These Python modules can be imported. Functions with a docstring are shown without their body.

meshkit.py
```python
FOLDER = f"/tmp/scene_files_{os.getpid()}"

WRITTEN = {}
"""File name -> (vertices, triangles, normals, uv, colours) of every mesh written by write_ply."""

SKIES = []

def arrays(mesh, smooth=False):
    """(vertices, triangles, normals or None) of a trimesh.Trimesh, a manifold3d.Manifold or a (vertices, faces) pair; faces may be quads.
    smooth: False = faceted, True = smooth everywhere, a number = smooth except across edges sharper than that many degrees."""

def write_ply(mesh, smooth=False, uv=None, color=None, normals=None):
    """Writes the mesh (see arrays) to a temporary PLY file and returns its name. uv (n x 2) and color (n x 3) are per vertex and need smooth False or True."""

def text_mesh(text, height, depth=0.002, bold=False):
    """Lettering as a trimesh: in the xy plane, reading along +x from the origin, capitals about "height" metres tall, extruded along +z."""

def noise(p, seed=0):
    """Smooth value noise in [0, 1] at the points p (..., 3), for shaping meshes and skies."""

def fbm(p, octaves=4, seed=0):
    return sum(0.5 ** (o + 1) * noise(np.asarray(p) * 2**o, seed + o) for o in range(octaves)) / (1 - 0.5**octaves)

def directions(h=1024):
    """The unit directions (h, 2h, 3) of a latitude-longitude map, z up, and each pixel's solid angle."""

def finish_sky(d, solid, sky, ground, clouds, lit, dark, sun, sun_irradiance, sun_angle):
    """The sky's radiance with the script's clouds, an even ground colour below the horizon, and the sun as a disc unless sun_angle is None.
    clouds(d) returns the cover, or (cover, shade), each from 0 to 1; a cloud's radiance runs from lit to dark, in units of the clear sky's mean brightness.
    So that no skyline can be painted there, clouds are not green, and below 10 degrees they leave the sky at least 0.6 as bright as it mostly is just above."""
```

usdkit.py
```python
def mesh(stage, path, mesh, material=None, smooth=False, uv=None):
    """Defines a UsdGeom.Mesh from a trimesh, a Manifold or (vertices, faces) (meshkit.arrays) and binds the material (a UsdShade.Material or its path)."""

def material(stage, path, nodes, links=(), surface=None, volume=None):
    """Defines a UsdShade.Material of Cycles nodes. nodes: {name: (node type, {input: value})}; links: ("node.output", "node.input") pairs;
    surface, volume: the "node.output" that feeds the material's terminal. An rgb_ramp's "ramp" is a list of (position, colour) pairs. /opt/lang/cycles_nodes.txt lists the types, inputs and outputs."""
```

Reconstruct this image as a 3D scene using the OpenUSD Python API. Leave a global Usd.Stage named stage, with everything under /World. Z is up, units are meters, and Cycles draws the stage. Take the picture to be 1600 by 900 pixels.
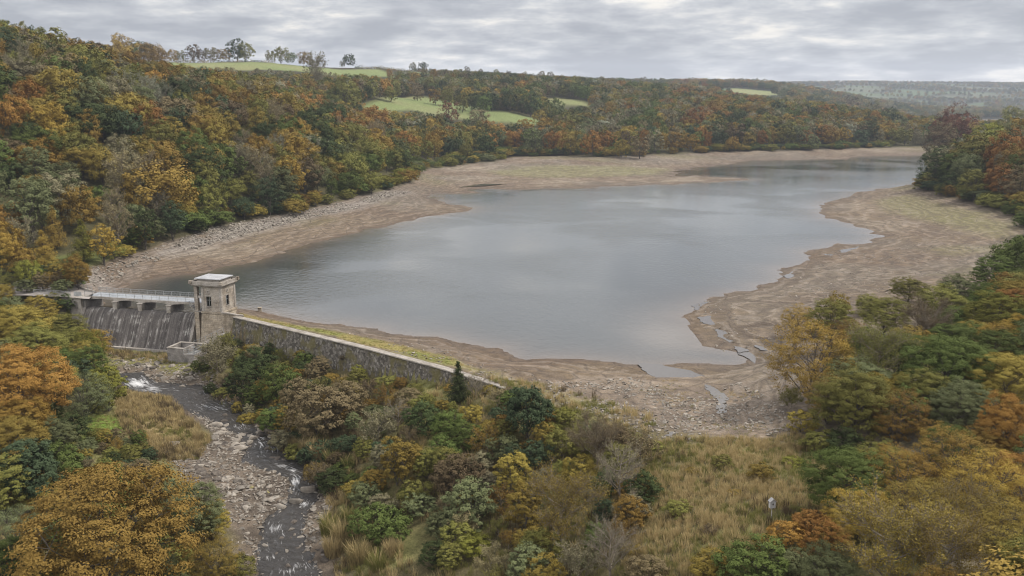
import math, zlib
import numpy as np, trimesh, shapely
from scipy.interpolate import RBFInterpolator, RegularGridInterpolator
from scipy.ndimage import gaussian_filter
from scipy.spatial import cKDTree
from pxr import Gf, Sdf, Usd, UsdGeom, UsdLux, UsdShade, Vt
import usdkit, meshkit

# ------------------------------------------------------------------ camera, sky, sun, exposure
stage = Usd.Stage.CreateInMemory()
UsdGeom.SetStageUpAxis(stage, 'Z'); UsdGeom.SetStageMetersPerUnit(stage, 1.0)
UsdGeom.Xform.Define(stage, '/World'); UsdGeom.Scope.Define(stage, '/World/Looks')
CAM_Z, FPX, PITCH = 42.0, 1386.0, math.atan(290 / 1386)
CP, SP = math.cos(PITCH), math.sin(PITCH)
cam = UsdGeom.Camera.Define(stage, '/World/camera')
cam.CreateHorizontalApertureAttr(36.0); cam.CreateVerticalApertureAttr(20.25)
cam.CreateFocalLengthAttr(36.0 * FPX / 1600); cam.CreateClippingRangeAttr(Gf.Vec2f(0.5, 60000))
cam.CreateExposureAttr(1.38)
cam.AddTranslateOp().Set(Gf.Vec3d(0, 0, CAM_Z)); cam.AddRotateXOp().Set(90 - math.degrees(PITCH))

SUN_AZ, SUN_EL = math.radians(78), math.radians(50)       # azimuth clockwise from +y
sun_dir = np.array([math.sin(SUN_AZ) * math.cos(SUN_EL), math.cos(SUN_AZ) * math.cos(SUN_EL), math.sin(SUN_EL)])
sun = UsdLux.DistantLight.Define(stage, '/World/sun_light')
sun.CreateIntensityAttr(0.4); sun.CreateAngleAttr(10.0); sun.CreateNormalizeAttr(True); sun.CreateColorAttr(Gf.Vec3f(1.0, 0.95, 0.88))
sun.AddRotateXYZOp().Set(Gf.Vec3f(90 - math.degrees(SUN_EL), 0, -math.degrees(SUN_AZ) + 180))   # -z leaves the sun

M = {}
def mat(name, nodes, links, surface=None, volume=None):
    M[name] = usdkit.material(stage, '/World/Looks/' + name, nodes, links, surface, volume); return M[name]

mat('sky_look', {
    'sky': ('sky_texture', {'sky_type': 'single_scattering', 'sun_disc': False, 'sun_elevation': SUN_EL, 'sun_rotation': SUN_AZ}),
    'tc': ('texture_coordinate', {}), 's': ('separate_xyz', {}),
    'up': ('math', {'math_type': 'maximum', 'value2': 0.0}), 'den': ('math', {'math_type': 'add', 'value2': 0.15}),
    'u': ('math', {'math_type': 'divide'}), 'v': ('math', {'math_type': 'divide'}), 'uv': ('combine_xyz', {'z': 3.3}),
    'n1': ('noise_texture', {'scale': 2.3, 'detail': 10.0, 'roughness': 0.6, 'distortion': 0.08}),
    'n2': ('noise_texture', {'scale': 0.55, 'detail': 3.0, 'roughness': 0.5}),
    'sum': ('math', {'math_type': 'multiply_add', 'value2': 0.45}), 'n1s': ('math', {'math_type': 'multiply', 'value2': 1.05}),
    'low': ('map_range', {'from_min': 0.0, 'from_max': 0.07, 'to_min': 0.03, 'to_max': -0.012, 'clamp': True}), 'sum2': ('math', {'math_type': 'add'}),
    'ramp': ('rgb_ramp', {'ramp': [(0.0, (2.3, 2.37, 2.62)), (0.63, (2.62, 2.68, 2.9)), (0.73, (3.45, 3.5, 3.68)), (0.80, (4.25, 4.28, 4.36)), (0.855, (5.3, 5.2, 5.1)), (0.92, (7.0, 6.6, 6.0)), (1.0, (7.6, 7.1, 6.3))]}),
    'ov1': ('map_range', {'range_type': 'smoothstep', 'from_min': 0.07, 'from_max': 0.36, 'to_min': 1.0, 'to_max': 2.6}), 'ov': ('math', {'math_type': 'multiply_add', 'value2': 0.2}), 'cl': ('vector_math', {'math_type': 'scale'}),
    'mixs': ('mix_color', {'fac': 0.93, 'use_clamp': False}),
    'bg': ('background_shader', {'strength': 0.05})},
    [('tc.generated', 's.vector'), ('s.z', 'up.value1'), ('up.value', 'den.value1'), ('s.x', 'u.value1'), ('den.value', 'u.value2'), ('s.y', 'v.value1'), ('den.value', 'v.value2'),
     ('u.value', 'uv.x'), ('v.value', 'uv.y'), ('uv.vector', 'n1.vector'), ('uv.vector', 'n2.vector'), ('n2.fac', 'sum.value1'), ('n1.fac', 'n1s.value1'), ('n1s.value', 'sum.value3'),
     ('up.value', 'low.value'), ('sum.value', 'sum2.value1'), ('low.result', 'sum2.value2'), ('sum2.value', 'ramp.fac'), ('up.value', 'ov1.value'), ('up.value', 'ov.value1'), ('ov1.result', 'ov.value3'), ('ramp.color', 'cl.vector1'), ('ov.value', 'cl.scale'),
     ('sky.color', 'mixs.a'), ('cl.vector', 'mixs.b'), ('mixs.result', 'bg.color')], surface='bg.background')
dome = UsdLux.DomeLight.Define(stage, '/World/sky')
UsdShade.MaterialBindingAPI.Apply(dome.GetPrim()).Bind(M['sky_look'])
dome.GetPrim().SetCustomDataByKey('kind', 'structure')

# ------------------------------------------------------------------ helpers
def ray(px, py):
    dx, dy = (np.asarray(px, float) - 800) / FPX, (450 - np.asarray(py, float)) / FPX
    return np.stack([dx, CP + dy * SP, -SP + dy * CP], -1)
def at_z(px, py, z):
    r = ray(px, py); t = (z - CAM_Z) / r[..., 2]
    return np.array([0, 0, CAM_Z]) + r * np.asarray(t)[..., None]
def at_d(px, py, d):
    return np.array([0, 0, CAM_Z]) + ray(px, py) * d
def project(p):
    p = np.asarray(p, float); x, y, z = p[..., 0], p[..., 1], p[..., 2] - CAM_Z
    d = np.maximum(y * CP - z * SP, 0.1)
    return 800 + FPX * x / d, 450 - FPX * (z * CP + y * SP) / d, d
def smooth(a, b, x):
    t = np.clip((np.asarray(x, float) - a) / (b - a), 0, 1); return t * t * (3 - 2 * t)
def fbm2(x, y, scale, seed=0, octaves=4):
    return meshkit.fbm(np.stack([np.asarray(x) / scale, np.asarray(y) / scale, np.zeros_like(x, float) + 0.37], -1), octaves, seed)

taken = {}
def numbered(parent, name):
    k = (parent, name); n = taken.get(k, -1) + 1; taken[k] = n
    return name if n == 0 else f'{name}_{n:03d}'
def tag(p, label=None, cat=None, group=None, kind=None):
    p = p.GetPrim() if hasattr(p, 'GetPrim') else p
    for k, v in (('label', label), ('category', cat), ('group', group), ('kind', kind)):
        if v: p.SetCustomDataByKey(k, v)
    return p
def polymesh(path, v, f, m, normals=None, prims=None):
    """v (n,3), f (m,k) with equal k"""
    g = UsdGeom.Mesh.Define(stage, path)
    g.CreatePointsAttr(Vt.Vec3fArray.FromNumpy(np.ascontiguousarray(v, np.float32)))
    f = np.asarray(f, np.int32)
    g.CreateFaceVertexCountsAttr(Vt.IntArray.FromNumpy(np.full(len(f), f.shape[1], np.int32)))
    g.CreateFaceVertexIndicesAttr(Vt.IntArray.FromNumpy(np.ascontiguousarray(f).ravel()))
    g.CreateSubdivisionSchemeAttr('none')
    if normals is not None:
        g.CreateNormalsAttr(Vt.Vec3fArray.FromNumpy(np.ascontiguousarray(normals, np.float32))); g.SetNormalsInterpolation('vertex')
    for k, a in (prims or {}).items():
        UsdGeom.PrimvarsAPI(g).CreatePrimvar(k, Sdf.ValueTypeNames.Color3fArray, 'vertex').Set(Vt.Vec3fArray.FromNumpy(np.ascontiguousarray(a, np.float32)))
    UsdShade.MaterialBindingAPI.Apply(g.GetPrim()).Bind(M[m])
    return g
def path_of(parent, name):
    base = '/World' if parent is None else str(parent.GetPath() if hasattr(parent, 'GetPath') else parent)
    return base + '/' + numbered(base, name)
def obj(name, mesh, m, parent=None, smooth_=False):
    return usdkit.mesh(stage, path_of(parent, name), mesh, M[m], smooth_).GetPrim()
def thing(name, label, cat, loc=(0, 0, 0), rotz=0.0, group=None):
    x = UsdGeom.Xform.Define(stage, path_of(None, name))
    x.AddTranslateOp().Set(Gf.Vec3d(*map(float, loc))); x.AddRotateZOp().Set(float(rotz))
    return tag(x, label, cat, group)
def bx(x0, x1, y0, y1, z0, z1, ch=0.0):
    if ch:
        xs, ys, zs = [], [], []
        pts = []
        for sx in (0, 1):
            for sy in (0, 1):
                for sz in (0, 1):
                    c = np.array([(x0, x1)[sx], (y0, y1)[sy], (z0, z1)[sz]]); d = np.array([1 - 2 * sx, 1 - 2 * sy, 1 - 2 * sz]) * ch
                    pts += [c + d * [1, 1, 0], c + d * [1, 0, 1], c + d * [0, 1, 1]]
        return trimesh.Trimesh(*hull_np(np.array(pts)), process=False)
    b = trimesh.creation.box((x1 - x0, y1 - y0, z1 - z0)); b.apply_translation(((x0 + x1) / 2, (y0 + y1) / 2, (z0 + z1) / 2)); return b
def hull_np(p):
    h = trimesh.convex.convex_hull(p); return np.array(h.vertices), np.array(h.faces)
cat_ = trimesh.util.concatenate
def prism(profile, x0, x1):
    """profile: list of (y,z) counter-clockwise, extruded along x"""
    p = shapely.Polygon(profile); m = trimesh.creation.extrude_polygon(p, x1 - x0, engine='earcut')
    T = np.array([[0, 0, 1, x0], [1, 0, 0, 0], [0, 1, 0, 0], [0, 0, 0, 1.0]]); m.apply_transform(T); return m
def tube_arrays(pts, rad, sides=5):
    p = np.asarray(pts, float); t = np.gradient(p, axis=0); t /= np.linalg.norm(t, axis=1, keepdims=True) + 1e-9
    a = np.cross(t, np.where(np.abs(t[:, 2:]) < 0.9, [0, 0, 1.0], [1.0, 0, 0])); a /= np.linalg.norm(a, axis=1, keepdims=True) + 1e-9
    b = np.cross(t, a); ang = np.arange(sides) * 2 * np.pi / sides
    r = np.broadcast_to(rad, (len(p),))
    v = p[:, None] + r[:, None, None] * (np.cos(ang)[None, :, None] * a[:, None] + np.sin(ang)[None, :, None] * b[:, None])
    i, j = np.meshgrid(np.arange(len(p) - 1), np.arange(sides), indexing='ij')
    q = np.stack([i * sides + j, i * sides + (j + 1) % sides, (i + 1) * sides + (j + 1) % sides, (i + 1) * sides + j], -1).reshape(-1, 4)
    return v.reshape(-1, 3), q
def tubes(paths, sides=5):
    V, F, n = [], [], 0
    for pts, rad in paths:
        v, q = tube_arrays(pts, rad, sides); V.append(v); F.append(q + n); n += len(v)
    return np.vstack(V), np.vstack(F)
def bars(list_of_paths, r, sides=6):
    v, q = tubes([(p, r) for p in list_of_paths], sides); return trimesh.Trimesh(v, np.vstack([q[:, [0, 1, 2]], q[:, [0, 2, 3]]]), process=False)

# ------------------------------------------------------------------ the lie of the land
SHORE_PX = [(140,470),(189,453),(209,441),(244,434),(300,427),(340,421),(400,408),(470,387),(540,368),(610,350),(645,342),(680,338),(735,330.5),(745,327),(720,320),(690,314),(662,306),(680,302),(734,301.5),(738,296),(754,296),(800,295.5),(897,295.5),(947,292),(1064,287),(1133,284),(1166,281),(1150,277.5),(1102,276),(1087,274),(1050,276),(1064,269),(1090,263),(1114,259.5),(1177,251),(1238,250),(1330,249),(1323,244.5),(1415,243.5),(1500,243.5),(1560,250),(1500,275),(1437,287),(1398,292),(1355,297.5),(1309,311),(1281,325),(1279,334),(1302,344),(1330,350),(1365,362),(1385,371.5),(1362,376),(1323,380),(1287,387.5),(1259,396),(1256,411),(1246,414),(1212,428),(1209,440),(1190,447),(1128,457.5),(1097,470),(1076,484),(1073,496),(1084,512),(1100,527.5),(1119,537),(1131,549),(1157,560),(1160,570),(1115,571),(1044,568),(1003,569),(960,565),(900,563),(850,560.6),(787,546.6),(725,531),(662,521.6),(600,517),(537,509),(512,506),(484,503),(444,495),(406,485.6),(372,482),(345,488),(307,495),(140,484)]
def ragged(poly, step, amp, seed):
    r = np.array(poly.segmentize(step).exterior.coords); a = np.interp(np.hypot(r[:, 0], r[:, 1]), [120, 180, 700], [amp * .7, amp, amp * 2.2])[:, None]; off = np.stack([fbm2(r[:, 0], r[:, 1], 9, seed, 5), fbm2(r[:, 0], r[:, 1], 9, seed + 1, 5)], -1) - .5
    k = ((r - [-75, 176]) ** 2).sum(1) > 42 ** 2; q = shapely.Polygon(r + off * 2 * a * k[:, None]).buffer(0); return max(q.geoms, key=lambda g: g.area) if q.geom_type == 'MultiPolygon' else q
lake_poly = ragged(shapely.Polygon([tuple(at_z(x, y, 0)[:2]) for x, y in SHORE_PX]).buffer(0), 1.0, 6.5, 401)

# river edges (left bank, right bank as one looks downstream in the picture)
RL = [(170,583),(205,612),(270,622),(285,642),(330,662),(368,680),(378,705),(372,724),(440,746),(448,760),(445,785),(420,802),(405,826),(394,860),(394,905),(385,1000)]
RR = [(222,581),(245,596),(332,602),(350,622),(400,640),(410,665),(442,690),(458,715),(505,738),(509,755),(495,787),(482,802),(472,830),(490,862),(512,905),(540,1000)]
RZ = [-6.5,-7.1,-7.2,-7.4,-7.6,-7.8,-8.0,-8.2,-8.5,-8.9,-9.2,-9.4,-9.6,-9.8,-10.0,-10.6]
rl = np.array([at_z(x, y, z) for (x, y), z in zip(RL, RZ)]); rr = np.array([at_z(x, y, z) for (x, y), z in zip(RR, RZ)])
rc = (rl + rr) / 2; rl, rr = rc + (rl - rc) * .84, rc + (rr - rc) * .84
river_poly = shapely.Polygon(np.vstack([rl[:, :2], rr[::-1, :2]])).buffer(0)

# the dam's own axes: s along the spillway, u upstream
P0, ES, EU = np.array([-87.2, 178.5]), np.array([0.968, -0.252]), np.array([0.252, 0.968])
DAM_ROT = math.degrees(math.atan2(-0.252, 0.968))
def dam(s, u):
    return P0 + ES * s + EU * u
WALL = np.array([[-55.2, 169.3], [-40.5, 158.0], [-25.5, 146.0], [-11.1, 134.0], [-2.0, 125.9], [2.2, 121.9]])   # foot line of the retaining wall's back
WALL_TOP = np.array([1.35, 1.4, 1.5, 1.5, 1.3, 1.0])
# valley side of the dam
valley_poly = shapely.Polygon([tuple(dam(-70, 14)), tuple(dam(-26, 3)), tuple(dam(-1.5, -0.2)), tuple(dam(26, -0.2)), tuple(dam(29, -2.0)), tuple(dam(32.6, -2.6)), (-54.6, 167.2)] + [(x - 0.55, y - 0.75) for x, y in WALL[1:]] + [(22, 103), (30, 90), (36, 70), (44, 40), (44, 10), (-200, 10), (-260, 120)]).buffer(0)

U, Dn = [], []                                            # control points of the two grounds
def cz(pts, z, to):
    for x, y in pts: to.append(at_z(x, y, z))
def cd(x, ds):                                            # column of the picture: (distance, height) pairs
    for d, z in ds:
        X = (x - 800) / FPX * d; Y = (d - (CAM_Z - z) * SP) / CP; U.append(np.array([X, Y, z]))
TREELINE = [(140,420),(200,397),(260,374),(330,352),(420,336),(500,320),(560,304),(602,296)]
TREELINE2 = [(640,266),(690,262),(780,251),(800,244),(900,243),(1050,240),(1130,236),(1280,233),(1420,229)]
TREELINE3 = [(1447,293),(1480,303),(1530,316),(1600,337)]
cz(TREELINE, 4.2, U); cz(TREELINE2, 4.2, U); cz(TREELINE3, 4.2, U)
cz(SHORE_PX[1:-3], 0.0, U)
cz([(900,265),(1000,255),(760,275),(1050,250)], 1.6, U); cz([(700,290),(640,300),(620,325),(520,350)], 1.6, U)
cz([(400,375),(300,400),(230,415),(180,432)], 2.0, U)
cz([(1500,335),(1550,360)], 2.6, U); cz([(1420,320),(1400,345),(1450,375)], 1.3, U); cz([(1450,410),(1350,420)], 1.0, U); cz([(1580,410),(1500,435)], 2.3, U)
cz([(1250,460),(1180,500),(1200,540)], 0.9, U); cz([(1350,470),(1300,500)], 1.8, U); cz([(1240,600),(1280,690),(1420,560),(1550,520)], 3.0, U)
cz([(1330,735),(1300,800)], 3.0, U); cz([(1100,750),(1200,760)], 2.2, U); cz([(1200,850),(1050,800)], 2.4, U); cz([(1050,690),(1180,690)], 1.8, U)
cz([(950,640),(1120,650)], 1.1, U); cz([(1100,600),(1000,600)], .5, U); cz([(880,600),(850,590)], 1.0, U)
cz([(420,500),(500,520),(600,545),(690,565)], 1.15, U); cz([(770,590),(830,610)], 1.2, U)
cz([(1450,760),(1550,800),(1590,700)], 4.5, U); cz([(1590,450),(1599,500)], 5.0, U)
cz([(1250,900),(1400,900),(1550,900)], 3.6, U); cz([(1200,1100),(1600,1100)], 4.0, U)
cz([(50,447),(100,446),(135,452)], 3.0, U); cz([(112,437),(125,447)], 3.0, U); cz([(60,424),(120,418)], 4.3, U); cz([(70,412),(140,408)], 5.2, U); cz([(0,445)], 3.2, U)
cd(-500, [(150, 4), (230, 25), (350, 60), (600, 85), (1200, 90)])
cd(-200, [(100, -2), (150, 3), (200, 16), (300, 52), (500, 82), (1000, 88)])
cd(0, [(215, 8), (260, 29), (320, 50), (360, 60), (450, 66), (800, 80), (1300, 85)])
cd(100, [(245, 16), (300, 36), (390, 54), (600, 62)])
cd(200, [(260, 15), (330, 36), (420, 49), (560, 52), (700, 55), (800, 75.5), (1000, 85), (1500, 85)])
cd(300, [(300, 14), (380, 34), (480, 43), (600, 47), (720, 50), (800, 61), (840, 73.6), (1000, 85)])
cd(400, [(340, 16), (400, 29), (500, 40), (600, 42), (700, 45), (790, 52), (850, 71), (1000, 86.5), (1200, 86), (2000, 80)])
cd(500, [(380, 11), (460, 24), (600, 34), (760, 47), (830, 53), (880, 69), (1050, 82)])
cd(600, [(430, 9), (470, 9), (560, 12), (640, 15), (700, 19), (745, 33), (840, 47), (950, 50), (1030, 55), (1085, 73), (1200, 87), (1500, 85), (3000, 80)])
cd(720, [(640, 7), (700, 9), (735, 12), (775, 27), (840, 38.5), (950, 43), (1250, 83)])
cd(800, [(690, 7), (730, 10), (765, 23.5), (820, 31), (950, 43), (1300, 79), (1600, 80), (3000, 80)])
cd(900, [(700, 9), (800, 15), (885, 20), (935, 40), (990, 44), (1350, 72)])
cd(1000, [(700, 11), (800, 23), (1000, 37), (1400, 65), (1700, 66), (3000, 80)])
cd(1200, [(760, 11), (850, 20), (1000, 33), (1300, 24), (1700, 55), (2200, 83), (3000, 80), (4500, 135)])
cd(1300, [(800, 12), (900, 22), (1000, 24), (1400, 14), (2200, 58), (3000, 50), (4600, 140)])
cd(1400, [(830, 8), (900, 15), (1000, 13), (1300, 5), (1800, 1), (2200, 23), (2800, 16), (3500, 68), (4500, 142), (6000, 140)])
cd(1550, [(1000, 4), (2000, 3), (2600, 10), (3200, 46), (4800, 140), (7000, 140)])
cd(1700, [(300, 10), (420, 18), (600, 22), (900, 10), (2000, 8), (3500, 70), (5000, 148)])
cd(2100, [(200, 14), (400, 28), (700, 40), (2000, 40), (5000, 140)])
cd(1600, [(130, 5), (180, 4.5), (400, 10), (460, 16), (560, 18), (700, 8)])
cd(1500, [(370, 6), (420, 10), (500, 8), (620, 1)])
cd(1750, [(60, 8), (100, 8), (150, 7), (230, 5.5)])
shared = [(0,700,-3.2),(0,900,-4.5),(60,600,-2),(-40,500,0.5),(-150,600,1),(-200,900,-3),(1000,850,1.2),(1040,780,1.9),(990,720,1.4),(1100,900,2.4),(860,625,.9),(300,1300,-9),(800,1300,-4),(1200,1300,2),(-200,460,3),(900,660,.3)]
for x, y, z in shared: U.append(at_z(x, y, z)); Dn.append(at_z(x, y, z))
for x, y, z in [(165,545,-6.2),(215,548,-6.15),(262,552,-6.1),(230,566,-6.2),(300,566,-5.6),(330,555,-5.0),(180,575,-6.2),(140,560,-5),(110,520,-3.0),(130,500,-3.2),(100,560,-3.2),(200,640,-5.6),(290,660,-6.6),(250,640,-6.2),(180,668,-5.0),(130,680,-4.4),(100,640,-3.5),(100,780,-5.2),(260,740,-7.0),(200,720,-6.0),(300,720,-7.3),(330,790,-8.4),(250,880,-7.0),(360,870,-9.0),(300,700,-7.2),(340,720,-7.6),(400,770,-8.5),(360,820,-8.8),(120,900,-5.5),
                (340,545,-4.5),(365,535,-3.2),(450,560,-4.2),(420,590,-5.5),(380,610,-6.4),(520,585,-3.6),(600,600,-2.6),(700,615,-.9),(770,630,.2),(470,650,-6.2),(560,650,-4.3),(680,660,-2.4),(800,690,-1.2),(520,720,-7.0),(600,720,-5.2),(700,740,-4.0),(800,760,-2.8),(900,760,-.8),(550,790,-8.0),(600,860,-7.8),(520,850,-9.2),(700,860,-5.8),(800,860,-4.2),(900,860,-1.8),(640,1000,-7.5)]:
    Dn.append(at_z(x, y, z))
for s, u, z in [(-3, -4, -3.8), (-8, -4, -3.2), (-14, -4, -2.0), (-22, -1, 0.5), (-2, -9, -5)]: Dn.append(np.array([*dam(s, u), z]))
for c, z in zip(rc, RZ): Dn.append(np.array([c[0], c[1], z - .2]))
for s, u, z in [(-2, 2, 2.9), (-4, 6, 3.0), (-12, 3, 3.0), (0, 9, 2.6), (5, 8, -2.5), (12, 8, -3), (20, 8, -3), (28, 3, 1.0), (33, 1.5, 1.15), (33, 4, 1.1), (31, 6, .8)]: U.append(np.array([*dam(s, u), z]))
U, Dn = np.array(U), np.array(Dn)
def warp(p):
    a = np.clip(p[..., 0] / np.maximum(p[..., 1], 25), -1.35, 1.35) * 1.6
    return np.stack([a, np.log(np.clip(p[..., 1], 25, 7000))], -1)
fU = RBFInterpolator(warp(U), U[:, 2], kernel='linear', smoothing=0.002, neighbors=60)
fD = RBFInterpolator(Dn[:, :2] / 40, Dn[:, 2], kernel='linear', smoothing=0.002)

def lines(dense0, dense1, step, lo, hi, grow, most):
    out = list(np.arange(dense0, dense1 + 1e-6, step)); s = step
    while out[-1] < hi: s = min(s * grow, most); out.append(out[-1] + s)
    s = step; low = []
    x = dense0
    while x > lo: s = min(s * grow, most); x -= s; low.append(x)
    return np.array(low[::-1] + out)
GX = lines(-125, 85, 0.85, -2600, 3600, 1.035, 60); GY = lines(55, 205, 0.85, 4, 6800, 1.02, 80)
XX, YY = np.meshgrid(GX, GY, indexing='ij'); FLAT = np.stack([XX.ravel(), YY.ravel()], -1)

def inside(poly, x, y):
    return shapely.contains_xy(poly, np.asarray(x, float), np.asarray(y, float))
def sdist(poly, x, y, reach=60.0):
    """signed distance, positive inside, clipped at reach (only computed near the boundary)"""
    x, y = np.ravel(x), np.ravel(y); out = np.full(len(x), -reach)
    b = poly.bounds; near = (x > b[0] - reach) & (x < b[2] + reach) & (y > b[1] - reach) & (y < b[3] + reach)
    ring = poly.exterior; L = ring.length; n = int(min(L / 0.5, 9000))
    pts = np.array([ring.interpolate(t).coords[0] for t in np.linspace(0, L, n, endpoint=False)])
    d, _ = cKDTree(pts).query(np.stack([x[near], y[near]], -1)); ins = inside(poly, x[near], y[near])
    out[near] = np.clip(np.where(ins, d, -d), -reach, reach); return out
zU = fU(warp(FLAT)); vin = inside(valley_poly.buffer(25), FLAT[:, 0], FLAT[:, 1])
zD = zU.copy(); zD[vin] = fD(FLAT[vin] / 40)
zU = gaussian_filter(zU.reshape(XX.shape), 1.6); zD = gaussian_filter(zD.reshape(XX.shape), 1.2)
X1, Y1 = XX.ravel(), YY.ravel(); zU, zD = zU.ravel(), zD.ravel()
R1 = np.hypot(X1, Y1)
sdL = sdist(lake_poly, X1, Y1, 400.0)
sdV = sdist(valley_poly, X1, Y1, 40.0); sdR = sdist(river_poly, X1, Y1, 40.0)
# the reservoir side: bed below the water line, dried terraces above it
out = np.clip(-sdL, 0, None)
nearL = smooth(0, 9, out)
land = np.maximum(zU, 0.12 + 0.012 * np.minimum(out, 40))
foreshore = (1 - smooth(3.6, 4.6, land)) * smooth(0.0, 1.0, land)
n_big, n_mid, n_fine = fbm2(X1, Y1, 60, 1), fbm2(X1, Y1, 14, 2), fbm2(X1, Y1, 3.2, 3)
n_tiny = fbm2(X1, Y1, 1.5, 5, 2)
land = land + foreshore * ((n_mid - .5) * 0.6 + (n_fine - .5) * 0.40 + (n_tiny - .5) * .22)
lv = land * 1.5 + (n_mid - .5) * .8
land = land + foreshore * 0.55 * (smooth(0.25, 0.75, lv - np.floor(lv)) - (lv - np.floor(lv)))
rid = np.abs(fbm2(X1, Y1, 16, 25, 3) - .5) * 2; cpx, cpy, _ = project(np.stack([X1, Y1, land], -1))
chan = (1 - smooth(.02, .10, rid)) * np.exp(-((cpx - 1150) / 110) ** 4 - ((cpy - 510) / 70) ** 4) * foreshore
land = land - chan * .35
hill = smooth(4.4, 9, land)
land = land + hill * ((n_big - .5) * np.minimum(7, R1 * .012) + (n_mid - .5) * 1.2) + smooth(900, 2200, R1) * hill * (fbm2(X1, Y1, 420, 4, 3) - .5) * 16
land = np.where(out > 0, nearL * land + (1 - nearL) * np.maximum(0.05 * out + (n_fine - .5) * 0.25 * smooth(.5, 4, out), 0.02), 0)
bed = -np.minimum(0.07 * np.clip(sdL, 0, None) + 0.0, 5.0)
zup = np.where(sdL > 0, bed - 0.02, land)
# the valley below the dam, with the river bed cut into it
zd = zD + (n_mid - .5) * 0.7 + (n_fine - .5) * 0.45
ctree = cKDTree(np.vstack([rc[:-1, :2] + (rc[1:, :2] - rc[:-1, :2]) * t for t in np.linspace(0, 1, 40, endpoint=False)]))
cz_dense = np.concatenate([rc[:-1, 2] + (rc[1:, 2] - rc[:-1, 2]) * t for t in np.linspace(0, 1, 40, endpoint=False)])
def river_z(x, y):
    d, i = ctree.query(np.stack([np.ravel(x), np.ravel(y)], -1), k=12)
    w = 1 / (d + .5); return (cz_dense[i] * w).sum(1) / w.sum(1)
zr = np.full(len(X1), -8.0); m = sdR > -30; zr[m] = river_z(X1[m], Y1[m])
bank = smooth(0.0, 5.0, -sdR)
zd = np.where(sdR > -30, np.where(sdR > 0, zr - 0.16 - 0.3 * smooth(0, 2, sdR) + (n_fine - .5) * .3, (1 - bank) * (zr + 0.02 + np.clip(-sdR, 0, 5) * 0.13 + (n_fine - .5) * .35) + bank * np.maximum(zd, zr + .25)), zd)
ddam = np.min([np.hypot(X1 - x, Y1 - y) for x, y in [tuple(dam(s, 0)) for s in (-26, -18, -12, -6, 0, 6, 12, 18, 24, 30)] + [tuple(WALL[i] + (WALL[i + 1] - WALL[i]) * t) for i in range(5) for t in (0, .33, .66)]], axis=0)
wd = np.interp(ddam, [0, 7, 22], [0.35, 0.5, 9]); wd = np.where(X1 > 4, np.maximum(wd, np.interp(X1, [4, 12], [.5, 9])), wd)
wv = smooth(-1, 1, sdV / wd)
ZZ = zup * (1 - wv) + zd * wv
# nothing of the ground shows through the spillway
ds_, du_ = (X1 - P0[0]) * ES[0] + (Y1 - P0[1]) * ES[1], (X1 - P0[0]) * EU[0] + (Y1 - P0[1]) * EU[1]
under_face = np.interp(-du_, [-6, -3, -1.2, 0, 1, 2, 3.2, 4.0, 4.7, 5.3], [-.2, -1.5, -2.5, -4, -5, -6, -7, -7.2, -6.9, -6.25])
k = (ds_ > -1.2) & (ds_ < 28.2) & (du_ < 6) & (du_ > -5.2); ZZ[k] = np.minimum(ZZ[k], under_face[k])
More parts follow.
